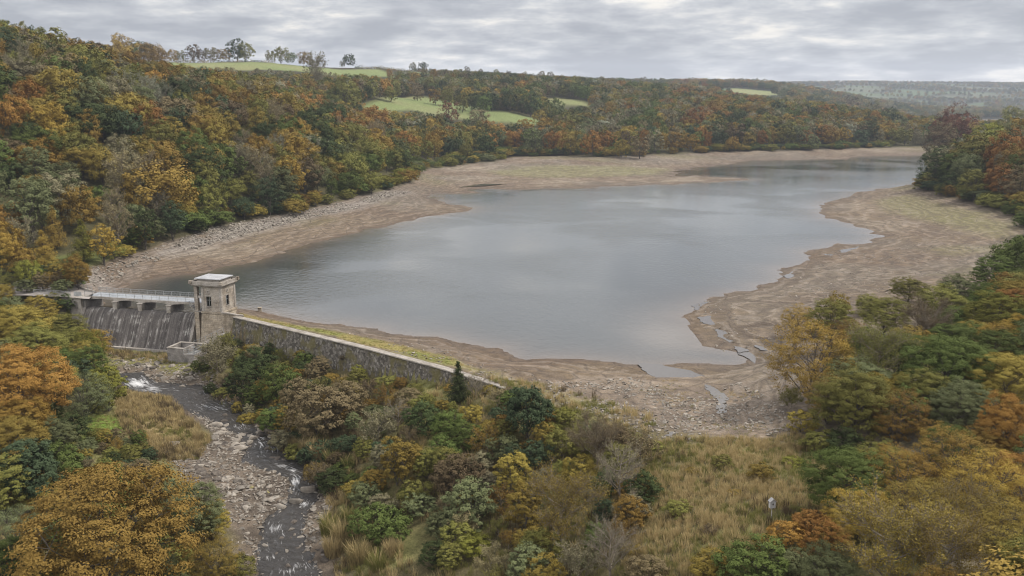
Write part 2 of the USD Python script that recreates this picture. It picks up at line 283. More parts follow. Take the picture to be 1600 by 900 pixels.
# the road pad beyond the bridge
ROAD_PX = [(148,457.5),(139,454.5),(128,451),(120,447),(114,441),(108,437.5),(40,439),(-120,440),(-200,452),(-60,461),(40,461),(90,463),(118,465),(139,467)]
road_poly = shapely.Polygon([tuple(at_z(x, y, 2.85)[:2]) for x, y in ROAD_PX]).buffer(0)
sdRoad = sdist(road_poly, X1, Y1, 8.0); sdRoad = np.where((du_ < -.6) | (ds_ > -1.2), -8.0, sdRoad)
ZZ = np.where(sdRoad > -2.5, 2.72 * smooth(-2.5, -.5, sdRoad) + ZZ * (1 - smooth(-2.5, -.5, sdRoad)), ZZ)
ZG = ZZ.reshape(XX.shape)
_ground = RegularGridInterpolator((GX, GY), ZG, bounds_error=False, fill_value=None)
def ground(x, y):
    return _ground(np.stack([np.asarray(x, float), np.asarray(y, float)], -1))
def march(px, py, lift=0.0, start=40.0, far=6500.0):
    """where the ray through a spot of the photograph meets the ground raised by lift"""
    r = ray(px, py); t = np.concatenate([np.arange(start, 900, 0.6), np.arange(900, far, 5)])
    p = np.array([0, 0, CAM_Z]) + r * t[:, None]
    hit = np.nonzero(p[:, 2] < ground(p[:, 0], p[:, 1]) + lift)[0]
    return None if not len(hit) else p[hit[0]]
def skyline(px, dmin=120.0, dmax=1700.0):
    """the ground point of this column of the picture that stands highest against the sky"""
    t = np.arange(dmin, dmax, 4.0); X = (px - 800) / FPX * t * 1.0
    Y = (t + 0.0) / CP; z = ground(X, Y); i = np.argmax((z - CAM_Z) / t); return np.array([X[i], Y[i], z[i]])
def pix_poly(pts, z=None):
    """a patch of ground outlined in the photograph, as a polygon on the land"""
    w = []
    for x, y in pts:
        p = at_z(x, y, z) if z is not None else march(x, y)
        while p is None: y += 1; p = march(x, y)
        w.append(p)
    q = shapely.Polygon([tuple(p[:2]) for p in w]).buffer(0)
    return max(q.geoms, key=lambda g: g.area) if q.geom_type == 'MultiPolygon' else q

GRASS_BANK = pix_poly([(40,430),(108,430),(112,424),(150,412),(175,400),(150,396),(100,400),(30,405)])
MEADOW = pix_poly([(1035,700),(1130,696),(1240,690),(1330,735),(1310,800),(1255,900),(1265,1000),(1010,1000),(1005,850),(1030,780),(1000,735)])
EMBANK = pix_poly([(376,486),(440,498),(520,514),(600,528),(700,556),(730,572),(700,572),(600,545),(480,516),(372,494)], 1.1)
EMBANK2 = pix_poly([(600,548),(690,560),(760,578),(840,600),(960,640),(950,655),(860,625),(780,598),(700,572)], 1.0)
FIELD1 = pix_poly([(205,94),(330,96),(420,96),(500,99),(590,108),(625,124),(560,118),(480,113),(390,110),(300,106),(240,100)]); FIELD_PX = [shapely.Polygon([(205,94),(330,96),(420,96),(500,99),(590,108),(625,124),(560,118),(480,113),(390,110),(300,106),(240,100)])]
FIELD2 = pix_poly([(545,172),(590,156),(640,150),(690,155),(760,172),(855,190),(862,197),(800,193),(720,186),(640,172),(590,178)]); FIELD_PX = [*FIELD_PX, shapely.Polygon([(545,172),(590,156),(640,150),(690,155),(760,172),(855,190),(862,197),(800,193),(720,186),(640,172),(590,178)])]
FIELD3 = pix_poly([(840,158),(870,153),(925,160),(925,168),(880,166),(845,164)]); FIELD_PX = [*FIELD_PX, shapely.Polygon([(840,158),(870,153),(925,160),(925,168),(880,166),(845,164)])]
FIELD4 = pix_poly([(560,98),(600,99),(640,107),(700,114),(690,119),(620,110)]); FIELD_PX = [*FIELD_PX, shapely.Polygon([(560,98),(600,99),(640,107),(700,114),(690,119),(620,110)])]
FIELD5 = pix_poly([(1140,138),(1200,142),(1240,148),(1200,150),(1140,145)]); FIELD_PX = [*FIELD_PX, shapely.Polygon([(1140,138),(1200,142),(1240,148),(1200,150),(1140,145)])]
GREEN_MUD = pix_poly([(770,267),(860,258),(960,259),(1040,264),(1030,272),(940,276),(840,278),(780,274)])
GREEN_MUD2 = pix_poly([(1370,312),(1420,304),(1500,325),(1590,350),(1590,378),(1480,352),(1400,335)])
GREEN_MUD3 = pix_poly([(1440,388),(1580,382),(1600,392),(1480,400)])
GREEN_LAWN = pix_poly([(128,690),(140,650),(190,652),(200,675),(170,695)])
LEFT_BANK_GRASS = pix_poly([(195,612),(260,628),(290,660),(318,690),(300,715),(250,720),(215,690),(190,650)])
APRON = pix_poly([(160,546),(262,556),(270,570),(200,562),(150,560)])
RUBBLE = pix_poly([(800,596),(900,600),(1000,590),(1160,600),(1230,640),(1245,690),(1100,698),(1020,692),(940,650),(860,622)])
RIPRAP = pix_poly([(118,440),(150,417),(230,392),(330,356),(440,336),(520,322),(600,300),(640,300),(560,325),(440,352),(340,380),(260,405),(200,425),(160,452)])
GRAVEL_BAR = pix_poly([(285,612),(330,600),(350,625),(400,645),(440,690),(460,720),(510,745),(520,800),(480,840),(530,905),(390,905),(380,850),(330,790),(290,760),(270,725),(320,700),(330,680),(300,650)], -7.8)

def soft(poly, w, rough=0.0):
    d = sdist(poly, X1, Y1, max(3 * w, 8.0)); return smooth(-w, w, d + rough * (n_mid - .5) * 2 + rough * (n_fine - .5))
C = lambda *c: np.array(c)
def lay(tone, colour, k):
    k = np.clip(k, 0, 1)[:, None]; return tone * (1 - k) + colour * k
nb, nm, nf = n_big, n_mid, n_fine
tone = np.tile(C(.055, .048, .028), (len(X1), 1))                                   # woodland floor
tone = lay(tone, C(.11, .10, .045), smooth(.5, .62, fbm2(X1, Y1, 90, 9)) * .6)
farland = smooth(1300, 1900, R1)
PATCH = np.random.default_rng(17).uniform([-2600, 1200], [3600, 7000], (900, 2)); PATCH_T = cKDTree(PATCH)
PATCH_C = np.array([.5, .56, .62]) * np.array([(.15, .185, .075), (.125, .105, .06), (.20, .19, .10), (.07, .068, .04), (.17, .20, .085), (.10, .085, .055), (.075, .07, .045)])[np.random.default_rng(18).integers(0, 7, 900)]
def patch(x, y):
    d, i = PATCH_T.query(np.stack([x + 40 * (fbm2(x, y, 150, 41, 2) - .5), y + 40 * (fbm2(x, y, 150, 42, 2) - .5)], -1), k=2); return i[:, 0], d[:, 1] - d[:, 0]
pi_, pe_ = patch(X1, Y1)
tone = lay(tone, PATCH_C[pi_], farland); tone = lay(tone, C(.05, .048, .03), farland * (1 - smooth(8, 30, pe_)) * .8)
mudk = (1 - smooth(3.7, 4.5, zup + (nf - .5) * .6)) * (sdV < 1)
mudk = mudk * smooth(-260, -200, X1 + 0 * Y1)
wet = np.exp(-out / np.clip(R1 * .012, 2.2, 7))
mud = lay(np.tile(C(.24, .182, .128), (len(X1), 1)), C(.36, .30, .235), smooth(.47, .62, nm * .5 + nb * .5)); mud = lay(mud, C(.20, .175, .15), smooth(.5, .62, fbm2(X1, Y1, 45, 26)) * .7)
mud = lay(mud, C(.20, .145, .105), smooth(.5, .66, fbm2(X1, Y1, 22, 21)))
band = 0.5 + 0.5 * np.sin(zup * 11 + nm * 5); mud = lay(mud, C(.42, .34, .27), smooth(.78, 1, band) * .35); mud = lay(mud, C(.165, .13, .10), smooth(.75, 1, 1 - band) * .35)
line = np.sin(out * 1.15 + (nm - .5) * 9 + (nb - .5) * 12); k2 = smooth(.35, .6, fbm2(X1, Y1, 35, 24))
mud = lay(mud, C(.40, .32, .25), smooth(.72, .95, line) * k2 * .32); mud = lay(mud, C(.135, .10, .077), smooth(.78, .97, -line) * k2 * .4)
mud = lay(mud, C(.14, .10, .075), wet * .75)
mud = lay(mud, C(.19, .185, .07), smooth(.5, .62, fbm2(X1, Y1, 30, 23)) * smooth(1.2, 2.4, zup) * .45)
mud = lay(mud, C(.11, .083, .065), chan * .9); mud = lay(mud, C(.36, .30, .25), (np.roll(chan, 1) - chan).clip(0, 1) * .8)
tone = lay(tone, mud * C(.715, .695, .635), mudk)
tone = lay(tone, C(.27, .245, .22), soft(RIPRAP, 4, 3) * smooth(.35, .55, nm) * .7 * mudk)
for P, c, k, w, r in [(GREEN_MUD, (.19, .18, .075), .7, 8, 8), (GREEN_MUD2, (.18, .165, .07), .7, 4, 4), (GREEN_MUD3, (.19, .17, .08), .5, 4, 4), (RUBBLE, (.25, .19, .14), .5, 3, 3),
                      (EMBANK, (.235, .195, .07), .95, 1.2, 1.5), (EMBANK2, (.205, .18, .07), .9, 2, 4), (MEADOW, (.20, .16, .075), 1, 3, 2), (GRASS_BANK, (.13, .145, .05), 1, 2, 1)]:
    tone = lay(tone, C(*c), soft(P, w, r) * k)
tone = lay(tone, C(.16, .19, .05), soft(EMBANK, 1.2) * smooth(.48, .6, nm) * .7)
tone = lay(tone, C(.15, .15, .05), soft(MEADOW, 2) * smooth(.48, .62, fbm2(X1, Y1, 9, 31)) * .8)
for P in (FIELD1, FIELD2, FIELD3, FIELD4, FIELD5):
    tone = lay(tone, lay(np.tile(C(.165, .195, .075), (len(X1), 1)), C(.21, .205, .095), smooth(.42, .66, fbm2(X1, Y1, 70, 33))), soft(P, 5, 1))
valk = wv * (sdV > -2)
tone = lay(tone, lay(np.tile(C(.12, .10, .05), (len(X1), 1)), C(.17, .16, .06), smooth(.45, .6, nm)), valk)
tone = lay(tone, C(.26, .20, .10), soft(LEFT_BANK_GRASS, 1.5, 1) * valk); tone = lay(tone, C(.13, .19, .035), soft(GREEN_LAWN, 1.2, .6)); tone = lay(tone, C(.23, .18, .09), soft(APRON, 1, 1))
cob = np.maximum(smooth(-4.5, -1.5, sdR + (nm - .5) * 5), soft(GRAVEL_BAR, 1.2, 2)) * valk
tone = lay(tone, lay(np.tile(C(.15, .118, .088), (len(X1), 1)), C(.085, .068, .053), smooth(.4, .65, nf)), cob)
tone = lay(tone, C(.07, .055, .04), smooth(-.5, .3, sdR) * valk)

tone = tone * .9
def noise_mix(name, base_attr='tone', rough=.9, s1=.9, s2=6.0, bump=.35, bd=.25, lo=.62, hi=1.38):
    mat(name, {'a': ('attribute', {'attribute': base_attr}), 'g': ('geometry', {}), 'n1': ('noise_texture', {'scale': s1, 'detail': 6.0, 'roughness': .62}), 'n2': ('noise_texture', {'scale': s2, 'detail': 4.0, 'roughness': .6}),
        'm': ('math', {'math_type': 'multiply_add', 'value2': .5}), 'h': ('math', {'math_type': 'multiply', 'value2': .5}), 'r': ('map_range', {'from_min': .33, 'from_max': .67, 'to_min': lo, 'to_max': hi}),
        'c': ('vector_math', {'math_type': 'scale'}), 'b': ('bump', {'strength': bump, 'distance': bd}), 'p': ('principled_bsdf', {'roughness': rough, 'specular_ior_level': .08})},
        [('g.position', 'n1.vector'), ('g.position', 'n2.vector'), ('n2.fac', 'h.value1'), ('n1.fac', 'm.value1'), ('h.value', 'm.value3'), ('m.value', 'r.value'), ('a.color', 'c.vector1'), ('r.result', 'c.scale'), ('c.vector', 'p.base_color'), ('m.value', 'b.height'), ('b.normal', 'p.normal')], surface='p.BSDF')
noise_mix('ground_look', lo=.5, hi=1.5, bump=.7, bd=.4, s1=.8, s2=4.5)

mat('shore_look', {'a': ('attribute', {'attribute': 'tone'}), 'g': ('geometry', {}), 'n1': ('noise_texture', {'scale': .55, 'detail': 8.0, 'roughness': .66}), 'n2': ('noise_texture', {'scale': 3.5, 'detail': 5.0, 'roughness': .65}), 'n3': ('noise_texture', {'scale': .07, 'detail': 3.0}), 'sx': ('separate_xyz', {}),
    'm': ('math', {'math_type': 'multiply_add', 'value2': .5}), 'h': ('math', {'math_type': 'multiply', 'value2': .5}), 'r': ('map_range', {'from_min': .36, 'from_max': .64, 'to_min': .56, 'to_max': 1.28}), 'c': ('vector_math', {'math_type': 'scale'}),
    'z1': ('math', {'math_type': 'multiply', 'value2': 17.0}), 'z2': ('math', {'math_type': 'multiply_add', 'value2': 5.0}), 'z3': ('math', {'math_type': 'multiply_add', 'value2': 22.0}), 'w': ('math', {'math_type': 'sine'}), 'wm': ('map_range', {'from_min': .35, 'from_max': .95, 'to_min': 0.0, 'to_max': .5, 'clamp': True}), 'wc': ('mix_color', {'b': (.115, .09, .072)}), 'wn': ('math', {'math_type': 'multiply', 'value2': -1.0}), 'wm2': ('map_range', {'from_min': .6, 'from_max': 1.0, 'to_min': 0.0, 'to_max': .24, 'clamp': True}), 'wc2': ('mix_color', {'b': (.34, .29, .245)}),
    'vd': ('mix_color', {'fac': .18}), 'v': ('voronoi_texture', {'scale': .22, 'feature': 'distance_to_edge'}), 'vm': ('map_range', {'from_min': .0, 'from_max': .055, 'to_min': .5, 'to_max': 0.0, 'clamp': True}), 'vc': ('mix_color', {'b': (.09, .07, .056)}),
    'hb': ('math', {'math_type': 'multiply_add', 'value2': -.6}), 'b': ('bump', {'strength': .9, 'distance': .35}), 'p': ('principled_bsdf', {'roughness': .85, 'specular_ior_level': .15})},
    [('g.position', 'n1.vector'), ('g.position', 'n2.vector'), ('g.position', 'n3.vector'), ('g.position', 'sx.vector'), ('n2.fac', 'h.value1'), ('n1.fac', 'm.value1'), ('h.value', 'm.value3'), ('m.value', 'r.value'),
     ('sx.z', 'z1.value1'), ('n1.fac', 'z2.value1'), ('z1.value', 'z2.value3'), ('n3.fac', 'z3.value1'), ('z2.value', 'z3.value3'), ('z3.value', 'w.value1'), ('w.value', 'wm.value'), ('wm.result', 'wc.fac'), ('a.color', 'wc.a'), ('w.value', 'wn.value1'), ('wn.value', 'wm2.value'), ('wm2.result', 'wc2.fac'), ('wc.result', 'wc2.a'),
     ('g.position', 'vd.a'), ('n1.color', 'vd.b'), ('vd.result', 'v.vector'), ('v.distance', 'vm.value'), ('vm.result', 'vc.fac'), ('wc2.result', 'vc.a'), ('vc.result', 'c.vector1'), ('r.result', 'c.scale'), ('c.vector', 'p.base_color'), ('vm.result', 'hb.value1'), ('m.value', 'hb.value3'), ('hb.value', 'b.height'), ('b.normal', 'p.normal')], surface='p.BSDF')
# faces of the one height field, shared out among the pieces of the setting
nx, ny = XX.shape
i, j = np.meshgrid(np.arange(nx - 1), np.arange(ny - 1), indexing='ij')
quads = np.stack([i * ny + j, (i + 1) * ny + j, (i + 1) * ny + j + 1, i * ny + j + 1], -1).reshape(-1, 4)
VZ = np.stack([X1, Y1, ZZ], -1)
gxs, gys = np.gradient(ZG, GX, axis=0), np.gradient(ZG, GY, axis=1)
VN = np.stack([-gxs.ravel(), -gys.ravel(), np.ones(len(X1))], -1); VN /= np.linalg.norm(VN, axis=1, keepdims=True)
cx, cy, czz = X1[quads].mean(1), Y1[quads].mean(1), ZZ[quads].mean(1)
def fmax(a): return a[quads].mean(1)
zone = np.full(len(quads), 'wooded_hills', dtype=object)
zone[fmax(mudk) > .5] = 'reservoir_shore'; zone[fmax(sdL) > 0.0] = 'reservoir_bed'
for P, n in ((FIELD1, 'pasture'), (FIELD2, 'pasture'), (FIELD3, 'pasture'), (FIELD4, 'pasture'), (FIELD5, 'pasture'), (EMBANK, 'embankment_grass'), (MEADOW, 'meadow'), (GRASS_BANK, 'grass_bank')):
    zone[inside(P, cx, cy)] = n
zone[fmax(wv) > .5] = 'valley_ground'; zone[(fmax(wv) > .5) & (fmax(cob) > .5)] = 'river_bed'; zone[(fmax(wv) > .5) & inside(GREEN_LAWN, cx, cy)] = 'lawn'
zone[(np.hypot(cx, cy) > 1900)] = 'far_hills'
gx, gy, gd = project(np.stack([cx, cy, czz], -1))
keep = (gx > -500) & (gx < 2100) & (gd > 12)
for n in sorted(set(zone)):
    k = (zone == n) & keep
    if n == 'reservoir_bed': k &= fmax(sdL) < 30
    if not k.any(): continue
    used, inv = np.unique(quads[k], return_inverse=True)
    g = polymesh(path_of(None, n), VZ[used], inv.reshape(-1, 4), 'shore_look' if n.startswith('reservoir') else 'ground_look', VN[used], {'tone': tone[used]})
    tag(g, kind='structure')

# ------------------------------------------------------------------ water
mat('lake_look', {'g': ('geometry', {}), 'mp': ('mapping', {'scale': (1.0, 0.6, 1.0)}), 'n1': ('noise_texture', {'scale': .8, 'detail': 5.0, 'roughness': .6}), 'n2': ('noise_texture', {'scale': .02, 'detail': 3.0, 'roughness': .5, 'distortion': .6}),
    'k': ('map_range', {'from_min': .4, 'from_max': .62, 'to_min': .25, 'to_max': 1.0, 'clamp': True}), 'hh': ('math', {'math_type': 'multiply'}),
    'a': ('attribute', {'attribute': 'tone'}), 'b': ('bump', {'strength': .5, 'distance': .3}), 'p': ('principled_bsdf', {'roughness': .06, 'ior': 1.333, 'specular_ior_level': .5})},
    [('g.position', 'mp.vector'), ('mp.vector', 'n1.vector'), ('g.position', 'n2.vector'), ('n2.fac', 'k.value'), ('k.result', 'hh.value1'), ('n1.fac', 'hh.value2'), ('hh.value', 'b.height'), ('a.color', 'p.base_color'), ('b.normal', 'p.normal')], surface='p.BSDF')
k = (fmax(sdL) > -3) & keep & ~((fmax(ds_) > -3) & (fmax(ds_) < 33) & (fmax(du_) < .45)) & ~((fmax(ds_) > 26) & (fmax(ds_) < 40) & (fmax(du_) < 4))
used, inv = np.unique(quads[k], return_inverse=True)
shal = np.exp(-np.clip(sdL[used], 0, 60) / 5.0)
px_, py_, _ = project(np.stack([X1[used], Y1[used], 0 * X1[used]], -1))
silt = np.exp(-(((px_ - 1045) / 75) ** 2 + ((py_ - 525) / 38) ** 2)) * (0.6 + .8 * (nm[used] - .5))
wt = lay(lay(np.tile(C(.036, .041, .040), (len(used), 1)), C(.13, .10, .075), shal * .8), C(.17, .15, .125), np.clip(silt, 0, .85))
far_lake = polymesh('/World/reservoir_water', np.stack([X1[used], Y1[used], np.zeros(len(used))], -1), inv.reshape(-1, 4), 'lake_look', np.tile([0, 0, 1.0], (len(used), 1)), {'tone': wt})
tag(far_lake, kind='structure')

mat('river_look', {'g': ('geometry', {}), 'a': ('attribute', {'attribute': 'tone'}), 'fl': ('attribute', {'attribute': 'flow'}), 'n1': ('noise_texture', {'scale': 1.0, 'detail': 5.0, 'roughness': .6, 'distortion': .8}), 'mp': ('mapping', {'scale': (.42, 1.9, 1)}), 'n2': ('noise_texture', {'scale': 1.0, 'detail': 6.0, 'roughness': .68, 'distortion': 1.0}),
    'sx': ('separate_xyz', {}), 'fs': ('math', {'math_type': 'add'}), 'fr': ('map_range', {'from_min': .90, 'from_max': 1.12, 'to_min': 0.0, 'to_max': .9, 'clamp': True}),
    'c': ('mix_color', {'a': (.036, .032, .028), 'b': (.62, .61, .60)}), 'rr': ('map_range', {'from_min': 0, 'from_max': 1, 'to_min': .10, 'to_max': .6}),
    'b': ('bump', {'strength': 1.0, 'distance': .4}), 'p': ('principled_bsdf', {'ior': 1.333})},
    [('fl.color', 'n1.vector'), ('fl.color', 'mp.vector'), ('mp.vector', 'n2.vector'), ('a.color', 'sx.vector'), ('sx.x', 'fs.value1'), ('n2.fac', 'fs.value2'), ('fs.value', 'fr.value'), ('fr.result', 'c.fac'), ('fr.result', 'rr.value'), ('c.result', 'p.base_color'), ('rr.result', 'p.roughness'), ('n1.fac', 'b.height'), ('b.normal', 'p.normal')], surface='p.BSDF')
def resample(p, n):
    d = np.concatenate([[0], np.cumsum(np.linalg.norm(np.diff(rc, axis=0), axis=1))]); t = np.linspace(0, d[-1], n)
    return np.stack([np.interp(t, d, p[:, q]) for q in range(3)], -1)
NS, NU = 420, 36
Lr, Rr = resample(rl, NS), resample(rr, NS)
for q in (Lr, Rr):
    for a in range(3): q[:, a] = gaussian_filter(q[:, a], 3, mode='nearest')
uu = np.linspace(-.12, 1.12, NU)
RV = Lr[:, None] * (1 - uu)[None, :, None] + Rr[:, None] * uu[None, :, None]; RV = RV.reshape(-1, 3)
sl = np.concatenate([[0], np.cumsum(np.linalg.norm(np.diff((Lr + Rr) / 2, axis=0), axis=1))]); wid = np.linalg.norm(Rr - Lr, axis=1)
FLOW = np.stack([np.repeat(sl, NU) * 1.0, ((uu[None, :] - .5) * wid[:, None]).ravel(), np.zeros(NS * NU)], -1)
rpx, rpy, _ = project(RV)
foam = np.zeros(len(RV))
for fx, fy, sx, sy, k in [(216,599,20,8,.62),(238,607,14,6,.45),(330,636,26,4,.30),(392,648,8,10,.36),(376,668,9,9,.25),(408,690,10,9,.36),(425,702,14,6,.34),(440,727,12,5,.25),(455,735,10,8,.40),(462,752,8,12,.42),(500,755,8,5,.38),(475,785,10,5,.34),(432,826,10,10,.25),(405,860,12,4,.36),(430,872,20,4,.28),(478,882,14,6,.25),(450,893,14,4,.3)]:
    foam = np.maximum(foam, k * np.exp(-((rpx - fx) / sx) ** 2 - ((rpy - fy) / sy) ** 2))
foam = foam * .45 + .30
RV[:, 2] += (fbm2(RV[:, 0], RV[:, 1], 1.1, 51) - .5) * .22 + (fbm2(RV[:, 0], RV[:, 1], .5, 52) - .5) * .12 * (foam > .25)
i, j = np.meshgrid(np.arange(NS - 1), np.arange(NU - 1), indexing='ij')
rq = np.stack([i * NU + j, i * NU + j + 1, (i + 1) * NU + j + 1, (i + 1) * NU + j], -1).reshape(-1, 4)
vv, ff, nn = meshkit.arrays((RV, rq), True)
if nn[:, 2].mean() < 0: rq = rq[:, ::-1]; nn = -nn
tag(polymesh('/World/river_water', RV, rq, 'river_look', nn, {'tone': np.stack([foam, foam, foam], -1), 'flow': FLOW}), kind='structure')
# standing puddles on the foreshore
mat('puddle_look', {'g': ('geometry', {}), 'n1': ('noise_texture', {'scale': 2.0, 'detail': 2.0}), 'b': ('bump', {'strength': .1, 'distance': .05}), 'p': ('principled_bsdf', {'base_color': (.09, .078, .066), 'roughness': .05, 'ior': 1.333})}, [('g.position', 'n1.vector'), ('n1.fac', 'b.height'), ('b.normal', 'p.normal')], surface='p.BSDF')
PUDDLES = [([(1003,571),(1030,572),(1052,577),(1075,579),(1090,586),(1110,590),(1130,594),(1142,598),(1128,601),(1100,600),(1085,596),(1060,597),(1040,594),(1020,588),(1008,580)], 'irregular grey pool'),
           ([(1102,602),(1112,606),(1122,614),(1131,622),(1134,634),(1135,645),(1128,648),(1124,638),(1120,635),(1127,630),(1120,622),(1110,612)], 'thin winding trickle'), ([(1046,678),(1054,676),(1058,680),(1050,684),(1044,683)], 'tiny pool'),
           ([(1165,548),(1180,556),(1192,566),(1188,570),(1172,564),(1160,554)], 'narrow pool by muddy creek'),
           ([(1092,498),(1108,494),(1122,497),(1130,504),(1118,508),(1100,507)], ''), ([(1120,515),(1136,519),(1146,529),(1138,534),(1126,527)], ''), ([(1146,538),(1158,541),(1168,550),(1160,553),(1150,547)], ''), ([(1180,535),(1190,540),(1196,550),(1188,549)], ''), ([(1082,478),(1098,473),(1112,472),(1104,479),(1090,484)], ''), ([(1290,398),(1315,391),(1340,386),(1325,393),(1300,400)], ''), ([(1225,432),(1240,424),(1252,420),(1244,428),(1232,435)], ''), ([(700,290),(740,287),(790,288),(760,291),(715,293)], ''), ([(1040,270),(1066,265),(1090,266),(1072,271),(1048,273)], '')]
def drape(poly, lift, n=None, dens=.5):
    b = poly.bounds; q = []
    xs = np.arange(b[0], b[2], dens); ys = np.arange(b[1], b[3], dens)
    gx_, gy_ = np.meshgrid(xs, ys); pts = np.stack([gx_.ravel(), gy_.ravel()], -1); pts = pts[inside(poly, pts[:, 0], pts[:, 1])]
    L = poly.exterior.length; ring = np.array([poly.exterior.interpolate(t).coords[0] for t in np.arange(0, L, dens)])
    allp = np.vstack([ring, pts]); tri = __import__('scipy.spatial').spatial.Delaunay(allp).simplices
    c = allp[tri].mean(1); tri = tri[inside(poly, c[:, 0], c[:, 1])]
    e1, e2 = allp[tri[:, 1]] - allp[tri[:, 0]], allp[tri[:, 2]] - allp[tri[:, 0]]
    tri = np.where((e1[:, 0] * e2[:, 1] - e1[:, 1] * e2[:, 0] > 0)[:, None], tri, tri[:, ::-1])
    z = ground(allp[:, 0], allp[:, 1]) if n is None else np.full(len(allp), n)
    return np.column_stack([allp, z + lift]), tri
for pts, lab in PUDDLES:
    P = pix_poly(pts).buffer(.25).segmentize(.5); rg = np.array(P.exterior.coords); rg = rg + (np.stack([fbm2(rg[:, 0], rg[:, 1], 1.6, 91), fbm2(rg[:, 0], rg[:, 1], 1.6, 92)], -1) - .5) * 2.4; P = shapely.Polygon(rg).buffer(0); P = max(P.geoms, key=lambda g: g.area) if P.geom_type == 'MultiPolygon' else P
    v, f = drape(P, 0.0, dens=.35); v[:, 2] = np.percentile(v[:, 2], 58) if 'trickle' not in lab else v[:, 2] + .05
    tag(polymesh(path_of(None, 'puddle'), v, f, 'puddle_look', np.tile([0, 0, 1.0], (len(v), 1))), kind='structure')
# the road
mat('tarmac_look', {'g': ('geometry', {}), 'n1': ('noise_texture', {'scale': .7, 'detail': 6.0, 'roughness': .6}), 'r': ('rgb_ramp', {'ramp': [(.3, (.20, .175, .155)), (.7, (.33, .295, .265))]}), 'p': ('principled_bsdf', {'roughness': .9})}, [('g.position', 'n1.vector'), ('n1.fac', 'r.fac'), ('r.color', 'p.base_color')], surface='p.BSDF')
v, f = drape(road_poly, 0.0, 2.80, 1.0); tag(polymesh('/World/road', v, f, 'tarmac_look'), kind='structure')
# ------------------------------------------------------------------ materials of the built things
def stone(name, c1, c2, c3, scale=1.0, brick=None, rough=.9, bump=.5, bd=.06, streak=None):
    nodes = {'tc': ('texture_coordinate', {}), 'n1': ('noise_texture', {'scale': .55 * scale, 'detail': 6.0, 'roughness': .62}), 'n2': ('noise_texture', {'scale': 5.0 * scale, 'detail': 4.0, 'roughness': .65}),
             'r1': ('rgb_ramp', {'ramp': [(.3, c1), (.5, c2), (.7, c3)]}), 'r2': ('map_range', {'from_min': .3, 'from_max': .7, 'to_min': .68, 'to_max': 1.25}), 'c': ('vector_math', {'math_type': 'scale'}),
             'b': ('bump', {'strength': bump, 'distance': bd}), 'p': ('principled_bsdf', {'roughness': rough, 'specular_ior_level': .3})}
    links = [('tc.object', 'n1.vector'), ('tc.object', 'n2.vector'), ('n1.fac', 'r1.fac'), ('n2.fac', 'r2.value'), ('r2.result', 'c.scale'), ('n2.fac', 'b.height'), ('b.normal', 'p.normal')]
    last = 'r1.color'
    if streak:
        nodes |= {'ms': ('mapping', {'scale': (1.5, .06, .06)}), 'n3': ('noise_texture', {'scale': 1.0, 'detail': 5.0, 'roughness': .65}), 'r3': ('rgb_ramp', {'ramp': streak}), 'mx': ('mix_color', {'blend_type': 'mix', 'fac': .72}),
                  'ms2': ('mapping', {'scale': (2.6, .10, .10), 'location': (7, 3, 2)}), 'n4': ('noise_texture', {'scale': 1.0, 'detail': 4.0, 'roughness': .6}), 'nn': ('math', {'math_type': 'multiply'}), 'r4': ('map_range', {'from_min': .29, 'from_max': .40, 'to_min': 0.0, 'to_max': .8, 'clamp': True}), 'mx2': ('mix_color', {'b': (.46, .43, .39)})}
        links += [('tc.object', 'ms.vector'), ('ms.vector', 'n3.vector'), ('n3.fac', 'r3.fac'), (last, 'mx.a'), ('r3.color', 'mx.b'), ('tc.object', 'ms2.vector'), ('ms2.vector', 'n4.vector'), ('n4.fac', 'nn.value1'), ('n1.fac', 'nn.value2'), ('nn.value', 'r4.value'), ('r4.result', 'mx2.fac'), ('mx.result', 'mx2.a')]; last = 'mx2.result'
    if brick:
        nodes |= {'sx': ('separate_xyz', {}), 'ad': ('math', {'math_type': 'add'}), 'cx': ('combine_xyz', {}), 'br': ('brick_texture', {'scale': 1.0, 'brick_width': brick[0], 'row_height': brick[1], 'mortar_size': .018, 'mortar_smooth': .4, 'color1': (.86, .86, .86), 'color2': (1.12, 1.1, 1.06), 'mortar': (.55, .53, .5)}), 'mb': ('mix_color', {'blend_type': 'multiply', 'fac': 1.0, 'use_clamp': False})}
        links += [('tc.object', 'sx.vector'), ('sx.x', 'ad.value1'), ('sx.y', 'ad.value2'), ('ad.value', 'cx.x'), ('sx.z', 'cx.y'), ('cx.vector', 'br.vector'), (last, 'mb.a'), ('br.color', 'mb.b')]; last = 'mb.result'
    links += [(last, 'c.vector1'), ('c.vector', 'p.base_color')]
    mat(name, nodes, links, surface='p.BSDF')
stone('tower_stone', (.13, .105, .078), (.30, .26, .215), (.40, .365, .315), brick=(.75, .36))
stone('plinth_stone', (.15, .12, .085), (.27, .225, .17), (.38, .33, .26), brick=(.8, .38))
stone('pale_stone', (.17, .145, .115), (.28, .25, .215), (.37, .335, .295), bump=.7)
stone('dark_concrete', (.10, .09, .08), (.20, .18, .16), (.30, .275, .25))
stone('spillway_concrete', (.062, .054, .048), (.095, .083, .074), (.13, .115, .10), streak=[(.36, (.055, .048, .043)), (.47, (.095, .083, .075)), (.58, (.17, .15, .135)), (.68, (.34, .31, .285))])
stone('roof_lead', (.24, .24, .245), (.33, .33, .335), (.39, .39, .39), bump=.15)
stone('deck_look', (.22, .235, .25), (.29, .305, .32), (.34, .35, .36), bump=.15)
